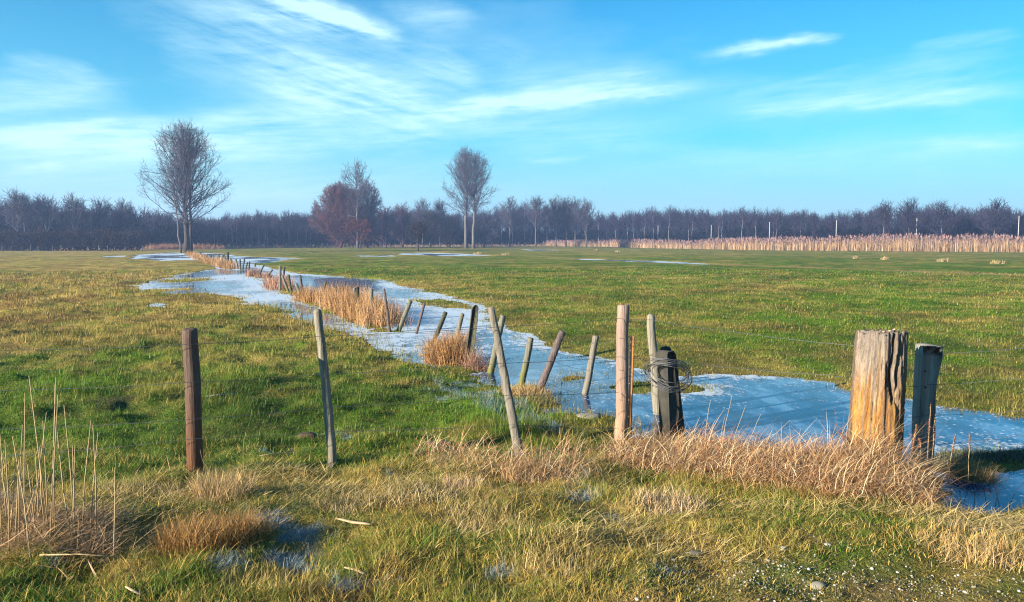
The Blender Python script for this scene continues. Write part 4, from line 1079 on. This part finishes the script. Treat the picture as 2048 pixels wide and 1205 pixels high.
for lab, a, b, c in [('top strand right of the gatepost past the plank post head', 707, 707, 697), ('second strand right of the gatepost across the green meadow', 772, 770, 756), ('third strand right of the gatepost at the ice edge', 834, 831, 822), ('lowest strand right of the gatepost over the blue ice', 895, 890, 871)]:
    wire(lab, [(1800, a, yS + .2), (1858, b, y6 - .02), (2048, c, y6 - .35), (2350, c - 14, y6 - .7)])
for lab, fr in [('upper slack wire strung along the leaning ditch posts', .92), ('middle slack wire strung along the leaning ditch posts', .55), ('lower slack wire strung along the leaning ditch posts', .22)]:
    pts = []
    for Bq, Tq in [DP[i] for i in (11, 12, 13, 14, 15, 16, 17, 18, 19)]:
        p = Bq * (1 - fr) + Tq * fr; p = p + np.array([0, -.05, 0]); pts.append(p)
    pp = []
    e = at(1240, 676 if fr > .9 else (740 if fr > .5 else 800), y4 - .1); pts.append(e)
    path = []
    for i in range(len(pts) - 1):
        for k in range(6):
            u = k / 6; p = pts[i] * (1 - u) + pts[i + 1] * u; p[2] -= .12 * u * (1 - u); path.append(p)
    path.append(pts[-1]); path = np.array(path); o = path[0].copy()
    v, t, q = tube(path - o, [.0026] * len(path), 5, 0, 0, False)
    tag(link('fence_wire', mesh_np('fence_wire', v, t, None, False, q), WIRE, None, o), lab, 'wire', 'wires along the ditch posts')
wire('short slanting wire from the pinkish post to the grey post', [(1256,671,y4), (1272,684,y4 + .3), (1296,707,y5 - .08)], barb=False)
wire('lower slanting wire from the pinkish post toward the coil', [(1254,735,y4), (1270,750,y4 + .3), (1290,770,y5 - .05), (1320,800,y5 - .1)], barb=False)
# coil of old wire
def coil():
    Yc = CB[1] - .16; c = at(1338, 748, Yc); ps = mpp(Yc); parts = []
    for k in range(8):
        R = np.random.default_rng(500 + k); n = 54; a = np.linspace(0, 2 * math.pi, n)
        rx = (46 + R.uniform(-9, 4)) * ps; rz = (29 + R.uniform(-9, 5)) * ps; ox, oz = R.normal(0, 3.0, 2) * ps; tl = -.35 + R.normal(0, .06)
        x = rx * np.cos(a) + ox; z = rz * np.sin(a) + oz - (.12 + R.uniform(-.08, .1)) * rx * np.cos(a) + R.normal(0, 1.2 * ps) * np.sin(2 * a + R.uniform(0, 6)) ; yv = -.10 - .10 * np.sin(a) * 0 + R.normal(0, .02) + .16 * np.abs(np.cos(a)) ** 1.5
        path = np.stack([x, yv, z], 1); parts.append(tube(path, [.0042] * n, 5, 0, 0, False))
    A, Bb = [], []
    for v, _, _ in parts:
        for i in range(0, len(v), 20):
            d = RNG.normal(0, 1, 3); d /= np.linalg.norm(d); A.append(v[i] - d * .016); Bb.append(v[i] + d * .016)
    co, q = sticks(A, Bb, np.full(len(A), .0018), np.full(len(A), .001)); parts.append((co, [], q))
    v, t, q = merge(parts)
    tag(link('wire_coil', mesh_np('wire_coil', v, t, None, False, q), WIRE, None, c), 'tangled coil of old barbed wire hung round the concrete post', 'wire coil')
coil()

# ------------------------------------------------------------------ far fences and white poles
for i, (px, top, lab) in enumerate([(1254,457,'shortest white pole, at the left end of the row'), (1315,453,'second shortest white pole, above the left part of the reed bed'), (1421,452,'third white pole from the left, beside a pale birch trunk'), (1537,446,'middle white pole of the row of seven'),
                                    (1670,443,'stout white pole with a side bracket, third from the tallest'), (1830,439,'second tallest white pole above the reeds'), (2033,434,'tallest white pole at the right edge of the meadow')]):
    Yp = [262, 240, 222, 206, 194, 186, 178][i]; b = np.array([(px - CX) / FPX * Yp, Yp, 0.]); Hh = at(px, top, Yp)[2]
    o = empty('white_pole', b, lab, 'pole', 'white poles behind the reed bed')
    v, t, q = tube([(0, 0, -.3), (0, 0, Hh * .5), (0, 0, Hh)], [.08, .075, .07], 8); link('shaft', mesh_np('shaft', v, t, None, True, q), POLE, o)
    v, t, q = tube([(0, 0, Hh + .01), (0, 0, Hh + .2)], [.10, .09], 8); link('cap', mesh_np('cap', v, t, None, True, q), POLE, o)
def small_post(x, y, h, r, lean, mat, label, group):
    z = hxy(x, y); v, t, q = tube([(0, 0, -.2), (lean * h * .5, 0, h * .5), (lean * h, 0, h)], [r, r, r * .9], 6)
    tag(link('fence_post', mesh_np('fence_post', v, t, None, True, q), mat, None, (x, y, z)), label, 'post', group)
A = np.array(RB, float); px = 1240.
while px < 2120:
    Yp = np.interp(px, A[:, 0], A[:, 1]) - 1.6
    small_post((px - CX) / FPX * Yp, Yp, random.uniform(1.25, 1.65), .075, random.uniform(-.08, .05), W_DARK, 'thin dark fence post in front of the pale reed bed', 'fence posts in front of the reed bed')
    px += 17 + (px - 1240) * .026 + random.uniform(-3, 3)
px = 600.
while px < 1120:
    Yp = np.interp(px, EDGE[:, 0], EDGE[:, 1]) - 14
    small_post((px - CX) / FPX * Yp, Yp, random.uniform(.9, 1.5), .09, random.uniform(-.04, .04), BARK_PALE, 'short pale fence stake along the foot of the middle wood', 'pale stakes along the wood edge')
    px += random.uniform(9, 24)
px = 6.
while px < 300:
    Yp = 152 + 4 * px / 300
    small_post((px - CX) / FPX * Yp, Yp, random.uniform(.8, 1.2), .07, random.uniform(-.04, .04), BARK_PALE, 'short pale fence stake in front of the dark hedge', 'pale stakes below the hedge')
    px += random.uniform(14, 30)

# ------------------------------------------------------------------ reed stalks in the left corner
def stalk_clump():
    B = gph(110, 1090)
    o = empty('reed_plant', B, 'clump of tall bare reed stalks with fallen brown leaves in the near left corner', 'reeds')
    L = [((0,866),(14,1050)),((0,930),(20,1040)),((58,752),(78,905)),((78,905),(86,1070)),((50,786),(50,1060)),((45,850),(40,1040)),((25,873),(38,960)),((112,755),(100,1080)),((116,790),(113,920)),((110,770),(108,925)),((113,850),(140,1050)),
         ((128,810),(150,1060)),((145,893),(148,1040)),((93,825),(86,880)),((86,842),(96,1040)),((182,841),(170,1000)),((196,865),(178,1080)),((186,850),(188,920)),((150,892),(150,950)),((33,905),(20,1060)),((38,920),(30,1070)),
         ((70,897),(76,1050)),((80,895),(92,1060)),((55,930),(70,1060)),((10,880),(16,1060)),((230,935),(228,1045)),((76,960),(40,1110)),((98,950),(60,1075)),((0,900),(4,1060))]
    for i, (t, b) in enumerate(L):
        Yv = B[1] + random.uniform(-.25, .35)
        p1 = at(t[0], t[1], Yv + random.uniform(-.08, .08)); p0 = at(b[0], b[1], Yv)
        g0 = hxy(p0[0], p0[1])
        if p0[2] > g0: d = (p0 - p1); d = d / abs(d[2]); p0 = p0 + d * min(p0[2] - g0, .45)
        p0[2] -= .03
        mid = (p0 + p1) / 2 + np.random.default_rng(i).normal(0, .006, 3)
        v, t_, q = tube(np.array([p0, mid, p1]) - B, [.0042, .0038, .0022], 6)
        link('stalk', mesh_np('stalk', v, t_, None, True, q), STALK, o)
    def leafset(n, sd, x0, x1, y0, y1, lo, hi, w, c, zoff):
        R = np.random.default_rng(sd); xs_ = []; 
        px_ = R.uniform(x0, x1, n); py_ = R.uniform(y0, y1, n)
        pt = np.array([gp(a, b_, B[2]) for a, b_ in zip(px_, py_)]); x, y = pt[:, 0], pt[:, 1]
        z = height(x, y, shore(x, y)) + R.uniform(0, zoff, n)
        cc = np.array(c)[None] * R.uniform(.5, 1.3, (n, 1))
        return ribbons(np.stack([x, y, z], 1) - B, R.uniform(lo, hi, n), R.uniform(w * .6, w * 1.4, n), R.uniform(0, 6.28, n), R.uniform(.9, 1.6, n), R.uniform(-.3, .5, n), cc, 3, R.uniform(0, 6.28, n))
    co, T, C = leafset(2600, 1, -40, 225, 1015, 1120, .06, .28, .004, (.36, .22, .11), .10)
    link('dead_leaves', mesh_np('dead_leaves', co, T, C), STRAW, o)
    co, T, C = leafset(46, 2, 0, 210, 1040, 1150, .10, .24, .022, (.38, .22, .12), .06)
    link('broad_leaves', mesh_np('broad_leaves', co, T, C), STRAW, o)
stalk_clump()
# fallen stalks in front of the clump
for i, (a, b, lab) in enumerate([((80,1128),(240,1132),'straight fallen reed stalk lying below the stalk clump'), ((160,1125),(205,1095),'short broken stalk propped on the leaf litter'), ((200,1068),(262,1040),'fallen stalk pointing toward the brown post')]):
    p0, p1 = gph(*a), gph(*b); p0[2] += .05; p1[2] += .05
    v, t, q = tube(np.array([p0, (p0 + p1) / 2 + [0, 0, .01], p1]) - p0, [.004, .004, .003], 6)
    tag(link('reed_stalk', mesh_np('reed_stalk', v, t, None, True, q), STALK, None, p0), lab, 'stalk')
# dry weeds standing by the plank post and in the pool
def weed(label, stems, Yv, mat=STALK, head=True, r=.0035, nm='dock_weed'):
    B = at(stems[0][0][0], stems[0][0][1], Yv); o = empty(nm, B, label, 'weed')
    for i, s in enumerate(stems):
        R = np.random.default_rng(int(s[0][0]) * 7 + i)
        pts = np.array([at(a, b, Yv + .03 * i) for a, b in s]) - B
        pts[0][2] -= .05
        pth = [pts[0]]
        for k in range(1, len(pts)):
            for u in (.33, .66, 1.0): pth.append(pts[k - 1] * (1 - u) + pts[k] * u + R.normal(0, .002, 3))
        v, t, q = tube(np.array(pth), np.linspace(r, r * .5, len(pth)), 6); link('stem', mesh_np('stem', v, t, None, True, q), mat, o)
        if head:
            parts = []; ofs = 0; top = np.array(pth[-1]); d = top - np.array(pth[-4])
            V, T = [], []
            for k in range(40):
                p = top - d * R.uniform(-.05, 1.0) + R.normal(0, .005, 3); rv, rt = rock(R.uniform(.003, .0065), k + i * 40, 1.0, 1); V.append(rv + p); T.append(rt + ofs); ofs += len(rv)
            link('seed_head', mesh_np('seed_head', np.concatenate(V), np.concatenate(T)), SEED, o)
yw = y6 - .72
weed('three tall reddish weed stems standing against the plank post', [[(1850,975),(1856,890),(1862,812)], [(1860,968),(1866,890),(1870,832)], [(1838,960),(1842,900),(1840,878)]], yw)
weed('pair of short weed stems left of the plank post', [[(1822,935),(1826,890),(1832,852)], [(1815,940),(1822,905),(1828,880)]], yw + .1)
weed('curving weed stem with knobbly head standing at the pool', [[(1895,955),(1903,905),(1911,868)]], yw + .1)
weed('straight thin weed stem with red tip above the round tuft', [[(1937,950),(1938,900),(1939,869)]], yw + .15)
weed('rust-brown broken stem standing in the near ice pool', [[(1902,980),(1898,940),(1894,920)]], yw - .05, head=False)
weed('dark bare twigs standing in the near ice pool', [[(1945,1045),(1950,990),(1938,960)], [(1985,1040),(1995,990),(2020,950)], [(2010,1030),(2030,985),(2048,965)], [(1915,1040),(1930,1000),(1936,985)], [(2000,1010),(1992,975),(2002,940)], [(1975,1035),(1970,990),(1962,955)], [(1925,1030),(1920,990),(1915,965)]], yw - .05, TWIG_DARK, False, .003, 'bare_twig')
weed('fan of thin dry stems left of the concrete post foot', [[(1405,925),(1412,860),(1421,800)], [(1440,925),(1450,850),(1465,790)], [(1455,930),(1470,870),(1490,815)], [(1480,930),(1500,880),(1522,830)], [(1390,920),(1385,870),(1400,835)], [(1500,930),(1530,890),(1580,840)]], yS + .1, STALK, False, .0028, 'dry_weed')
weed('two dry stems crossing in front of the concrete post', [[(1330,900),(1343,840),(1352,765)], [(1335,895),(1350,840),(1368,800)], [(1350,900),(1355,850),(1358,806)]], y5 - .5, STALK, False, .003, 'dry_weed')
weed('arching red bramble cane in the dead grass left of the gatepost', [[(1545,935),(1560,905),(1610,885),(1660,890),(1690,925)], [(1430,930),(1440,885),(1470,868),(1520,870)]], yS - .1, CANE, False, .003, 'bramble')
weed('thin twig with dead leaves leaning on the gatepost', [[(1700,930),(1695,890),(1683,868)], [(1712,925),(1706,895),(1695,875)]], yS - .35, CANE, True, .0025, 'bare_twig')
weed('single dry grass stem rising by the brown post foot', [[(398,985),(408,930),(400,900)]], y1 - .3, STALK, False, .002, 'dry_weed')
weed('tall thin stem on the bank left of the pinkish post', [[(1120,925),(1121,880),(1119,855)]], y4 - .9, STALK, False, .0025, 'dry_weed')
weed('thin stem standing alone on the turf near the stalk clump', [[(490,960),(486,900),(488,880)]], y1 - .2, STALK, False, .002, 'dry_weed')

# ------------------------------------------------------------------ stones, clods, sticks
def lump(name, label, cat, px, py, wpx, flat, mat, seed, group=None, sink=.3):
    p = gph(px, py); r = wpx / 2 * mpp(p[1]) * (.58 if mat is STONE else 1); v, t = rock(r, seed, flat)
    p[2] += r * flat * (1 - sink * 2)
    return tag(link(name, mesh_np(name, v, t, None, True), mat, None, p), label, cat, group)
lump('stone', 'flat lichen-grey stone slab at the ice edge under the grey ditch post', 'stone', 1178, 834, 46, .22, SLAB, 1, sink=.35)
lump('stone', 'largest white stone lying in the grass at the lower right', 'stone', 1566, 1100, 24, .7, STONE, 2)
lump('stone', 'round white stone left of and below the largest white one', 'stone', 1537, 1124, 13, .8, STONE, 3)
lump('stone', 'grey stone in the grass between stick and gravel patch', 'stone', 800, 1160, 16, .6, SLAB, 4)
lump('stone', 'broad pale stone at the bottom of the bank grass', 'stone', 885, 1163, 22, .5, STONE, 5)
lump('stone', 'grey flat stone embedded right of the pale broad one', 'stone', 1385, 1108, 26, .3, SLAB, 6)
lump('stone', 'broad grey stone in the middle of the gravel patch', 'stone', 1635, 1175, 30, .5, SLAB, 7)
lump('stone', 'white split stone above the gravel patch', 'stone', 1655, 1090, 26, .4, STONE, 8)
lump('stone', 'white stone at the left of the gravel patch', 'stone', 1348, 1122, 15, .7, STONE, 9)
lump('stone', 'pale stone at the very bottom edge of the grass', 'stone', 1275, 1200, 20, .6, STONE, 10)
lump('stone', 'small rough white stone right of the gravel patch', 'stone', 1745, 1138, 16, .6, STONE, 11)
lump('earth_clod', 'dark earth clod on the meadow behind the slim silver post', 'clod', 612, 876, 30, .5, EARTH, 12, sink=.3)
lump('earth_clod', 'brown earth clod with bare soil behind the leaning grey post', 'clod', 880, 890, 46, .25, EARTH, 13, sink=.3)
for i in range(40):
    px = random.gauss(1600, 170); py = random.uniform(1130, 1203) if random.random() < .8 else random.uniform(1085, 1130)
    if px > 1920 or px < 1290: continue
    lump('small_stone', 'small whitish stone loose in the gravel patch', 'stone', px, py, random.uniform(3.5, 10), .7, STONE, 100 + i, 'small stones in the gravel patch')
# gravel
def gravel():
    V, T = [], []; o = 0
    for i in range(1500):
        px = RNG.normal(1540, 280); py = 1208 - abs(RNG.normal(0, 48))
        p = gp(px, py, .38); p[1] -= abs(RNG.normal(0, .25)) ; z = hxy(p[0], p[1]); r = abs(RNG.normal(.0022, .0026)) + .0014
        v, t = rock(r, 2000 + i % 40, .7, 1); V.append(v + np.array([p[0], p[1], z + r * .3])); T.append(t + o); o += len(v)
    gm2, nt, b = newmat('gravel_grit'); gi = N(nt, 'ShaderNodeNewGeometry'); rp = ramp(nt, [(0., (.07, .06, .045)), (.6, (.22, .19, .15)), (1., (.36, .34, .30))]); nt.links.new(gi.outputs['Random Per Island'], rp.inputs[0]); nt.links.new(rp.outputs[0], b.inputs['Base Color']); b.inputs['Roughness'].default_value = .9
    tag(link('gravel', mesh_np('gravel', np.concatenate(V), np.concatenate(T), None, True), gm2), 'loose pale grit of the bare track at the lower right', None, None, 'stuff')
gravel()
def stick(label, pts, r, name='driftwood', mat=STICK, lift=.03):
    P = np.array([gph(a, b) for a, b in pts]); P[:, 2] += lift
    k = len(P); rad = [r * (.5 + math.sin(math.pi * (i + .6) / (k + .4))) * .7 for i in range(k)]
    v, t, q = tube(P - P[0], rad, 8, .25, 3, True, .5)
    tag(link(name, mesh_np(name, v, t, None, True, q), mat, None, P[0]), label, 'stick')
stick('pale broken wood splinter lying on the bank grass', [(672,1046),(690,1050),(706,1054),(725,1056),(742,1058)], .014)
stick('thin pale splinter by the frosty patch at the bottom', [(690,1146),(710,1150),(728,1158)], .012)
stick('curved dead branch lying on the meadow behind the posts', [(520,918),(545,914),(565,913),(585,906)], .012)
stick('flat weathered board half sunk in the meadow grass', [(412,795),(440,792),(468,789)], .035, 'board', SLAB, .01)
stick('pale chip of wood at the bottom left edge', [(252,1185),(268,1194),(282,1200)], .010)

# ------------------------------------------------------------------ haze
def haze():
    import bmesh
    bm = bmesh.new(); bmesh.ops.create_cube(bm, size=1); me = bpy.data.meshes.new('haze'); bm.to_mesh(me); bm.free()
    m = bpy.data.materials.new('haze_air'); m.use_nodes = True; nt = m.node_tree; nt.nodes.remove(nt.nodes['Principled BSDF'])
    pv = N(nt, 'ShaderNodeVolumePrincipled'); pv.inputs['Color'].default_value = (.40, .58, 1.0, 1); pv.inputs['Density'].default_value = HAZE; pv.inputs['Anisotropy'].default_value = .2
    nt.links.new(pv.outputs[0], nt.nodes['Material Output'].inputs['Volume'])
    o = link('haze', me, m); o.scale = (1440, 1440, 34); o.location = (0, 0, 34 / 2 - 1.6)
    tag(o, 'thin bluish winter haze over the meadow', None, None, 'stuff')
HAZE = .0007
haze()

# ------------------------------------------------------------------ sky, sun
SUN_EL, SUN_AZ = math.radians(17.5), math.radians(238)      # azimuth clockwise from +Y
def make_world():
    w = bpy.data.worlds.new('World'); scene.world = w; w.use_nodes = True; nt = w.node_tree
    bg = nt.nodes['Background']; L = nt.links
    sky = N(nt, 'ShaderNodeTexSky', sky_type='NISHITA'); sky.sun_disc = False; sky.sun_elevation = SUN_EL; sky.sun_rotation = SUN_AZ
    sky.air_density = 1.0; sky.dust_density = .4; sky.ozone_density = 1.5
    tc = N(nt, 'ShaderNodeTexCoord').outputs['Generated']
    sp = N(nt, 'ShaderNodeSeparateXYZ'); L.new(tc, sp.inputs[0])
    az0 = math_(nt, 'ARCTAN2', sp.outputs[0], sp.outputs[1]); el0 = math_(nt, 'ARCSINE', sp.outputs[2])
    cb = N(nt, 'ShaderNodeCombineXYZ'); L.new(az0, cb.inputs[0]); L.new(el0, cb.inputs[1])
    def nz(scale, ms, det=5, rgh=.55, col=False, rot=0.0):
        mp = N(nt, 'ShaderNodeMapping'); mp.inputs['Scale'].default_value = ms
        m0 = N(nt, 'ShaderNodeMapping'); m0.inputs['Rotation'].default_value = (0, 0, rot); L.new(cb.outputs[0], m0.inputs[0]); L.new(m0.outputs[0], mp.inputs[0])
        n = N(nt, 'ShaderNodeTexNoise'); n.inputs['Scale'].default_value = scale; n.inputs['Detail'].default_value = det; n.inputs['Roughness'].default_value = rgh
        L.new(mp.outputs[0], n.inputs[0]); return n.outputs['Color'] if col else n.outputs['Fac']
    wc = N(nt, 'ShaderNodeSeparateColor'); L.new(nz(6, (1, 2, 1), 4, .6, True), wc.inputs[0])
    az = math_(nt, 'ADD', az0, math_(nt, 'MULTIPLY', math_(nt, 'SUBTRACT', wc.outputs[0], .5), .10))
    el = math_(nt, 'ADD', el0, math_(nt, 'MULTIPLY', math_(nt, 'SUBTRACT', wc.outputs[1], .5), .045))
    def ae(px, py):
        d = ray(px, py); d = d / np.linalg.norm(d); return math.atan2(d[0], d[1]), math.asin(d[2])
    tot = None; diag = None
    for (x0, y0, x1, y1, wpx, amp) in [
        (540,-10,800,74,20,.95),(400,0,760,60,30,.35),(300,20,860,225,75,.42),(500,130,880,215,70,.42),(850,228,1390,165,15,.75),(940,196,1340,150,34,.45),(840,70,950,170,40,.35),(780,20,930,25,22,.35),
        (-60,190,260,175,34,.50),(-40,265,230,255,18,.60),(-20,285,700,236,30,.45),(-60,330,620,300,40,.35),(100,395,1100,380,26,.25),(30,332,130,325,6,.35),(1430,100,1660,74,9,.75),(1440,195,2060,150,38,.35),(1500,216,2040,192,12,.35),(1840,296,2080,290,12,.40),(1050,326,1180,318,7,.3),
        (780,238,1300,275,40,.30),(200,300,900,280,22,.35),(1300,330,2050,300,26,.22),(0,110,200,140,26,.3),(950,80,1060,120,26,.25),(1820,100,2060,75,26,.22),(420,360,1000,330,20,.2)]:
        a0, e0 = ae(x0, y0); a1, e1 = ae(x1, y1); L2 = math.hypot(a1 - a0, e1 - e0); ux, uy = (a1 - a0) / L2, (e1 - e0) / L2; w_ = wpx / FPX
        dx = math_(nt, 'SUBTRACT', az, a0); dy = math_(nt, 'SUBTRACT', el, e0)
        t = math_(nt, 'DIVIDE', math_(nt, 'ADD', math_(nt, 'MULTIPLY', dx, ux), math_(nt, 'MULTIPLY', dy, uy)), L2)
        d = math_(nt, 'DIVIDE', math_(nt, 'ADD', math_(nt, 'MULTIPLY', dx, -uy), math_(nt, 'MULTIPLY', dy, ux)), w_)
        tt = math_(nt, 'SUBTRACT', math_(nt, 'MULTIPLY', t, 2), 1)
        q = math_(nt, 'ADD', math_(nt, 'MULTIPLY', d, d), math_(nt, 'POWER', math_(nt, 'MULTIPLY', tt, tt), 2.0))
        m = math_(nt, 'MULTIPLY', math_(nt, 'EXPONENT', math_(nt, 'MULTIPLY', q, -1.0)), amp)
        if (y1 - y0) > .12 * (x1 - x0): diag = m if diag is None else math_(nt, 'ADD', diag, m)
        else: tot = m if tot is None else math_(nt, 'ADD', tot, m)
    fib = nz(5, (1, 9, 1), 8, .62, False, -.10); fibd = nz(5, (1, 8, 1), 8, .62, False, .27); fin = nz(20, (1, 8, 1), 6, .65, False, -.05); wide = nz(2.2, (1, 3.2, 1), 5, .55)
    def fibre(f): return math_(nt, 'ADD', math_(nt, 'MULTIPLY', math_(nt, 'SUBTRACT', f, .25), 2.1, True), math_(nt, 'MULTIPLY', math_(nt, 'SUBTRACT', fin, .5), .8))
    cl = math_(nt, 'ADD', math_(nt, 'MULTIPLY', math_(nt, 'MULTIPLY', tot, 1.7), fibre(fib)), math_(nt, 'MULTIPLY', math_(nt, 'MULTIPLY', diag, 1.7), fibre(fibd)))
    cl = math_(nt, 'ADD', cl, math_(nt, 'MULTIPLY', math_(nt, 'SUBTRACT', wide, .47), 1.1), True)
    hz = N(nt, 'ShaderNodeMapRange'); hz.inputs[1].default_value = .33; hz.inputs[2].default_value = 0.0; hz.inputs[3].default_value = 0; hz.inputs[4].default_value = SKY_H; L.new(el0, hz.inputs[0])
    tint = mixc(nt, 1.0, sky.outputs[0], SKY_TINT, 'MULTIPLY')
    low = mixc(nt, hz.outputs[0], tint, SKY_LOW)
    hb = N(nt, 'ShaderNodeMapRange'); hb.inputs[1].default_value = .12; hb.inputs[2].default_value = 0.0; hb.inputs[3].default_value = 0; hb.inputs[4].default_value = .75; L.new(el0, hb.inputs[0])
    low = mixc(nt, hb.outputs[0], low, (4.3, 5.3, 6.3))
    out = mixc(nt, math_(nt, 'MULTIPLY', cl, .85), low, SKY_CLOUD)
    L.new(out, bg.inputs['Color']); bg.inputs['Strength'].default_value = .0500
SKY_TINT = (.06, .83, 1.27); SKY_LOW = (2.2, 5.9, 6.5); SKY_CLOUD = (5.2, 7.6, 8.0); SKY_H = .62
make_world()
sd = bpy.data.lights.new('sun', 'SUN'); sd.energy = 5.0; sd.angle = math.radians(.5); sd.color = (1.0, .90, .74)
so = bpy.data.objects.new('sun', sd); COL.objects.link(so)
from mathutils import Vector
dirv = Vector((math.sin(SUN_AZ) * math.cos(SUN_EL), math.cos(SUN_AZ) * math.cos(SUN_EL), math.sin(SUN_EL)))
so.rotation_euler = dirv.to_track_quat('Z', 'Y').to_euler(); so.location = (-30, -30, 30)

cam = bpy.data.cameras.new('camera'); cam.sensor_width = 36; cam.lens = FPX / 2048 * 36; cam.clip_start = .05; cam.clip_end = 3000
co_ = bpy.data.objects.new('camera', cam); COL.objects.link(co_); co_.location = (0, 0, CZ); co_.rotation_euler = (math.pi / 2 - PITCH, 0, 0)
scene.camera = co_
vs = scene.view_settings; vs.view_transform = 'Standard'; vs.look = 'None'; vs.exposure = 1.70; vs.gamma = 1
cy = scene.cycles; cy.use_denoising = True; cy.denoising_prefilter = 'NONE'; cy.filter_width = 1.15; cy.max_bounces = 5; cy.diffuse_bounces = 2; cy.glossy_bounces = 2; cy.transmission_bounces = 2; cy.volume_bounces = 0; cy.transparent_max_bounces = 4
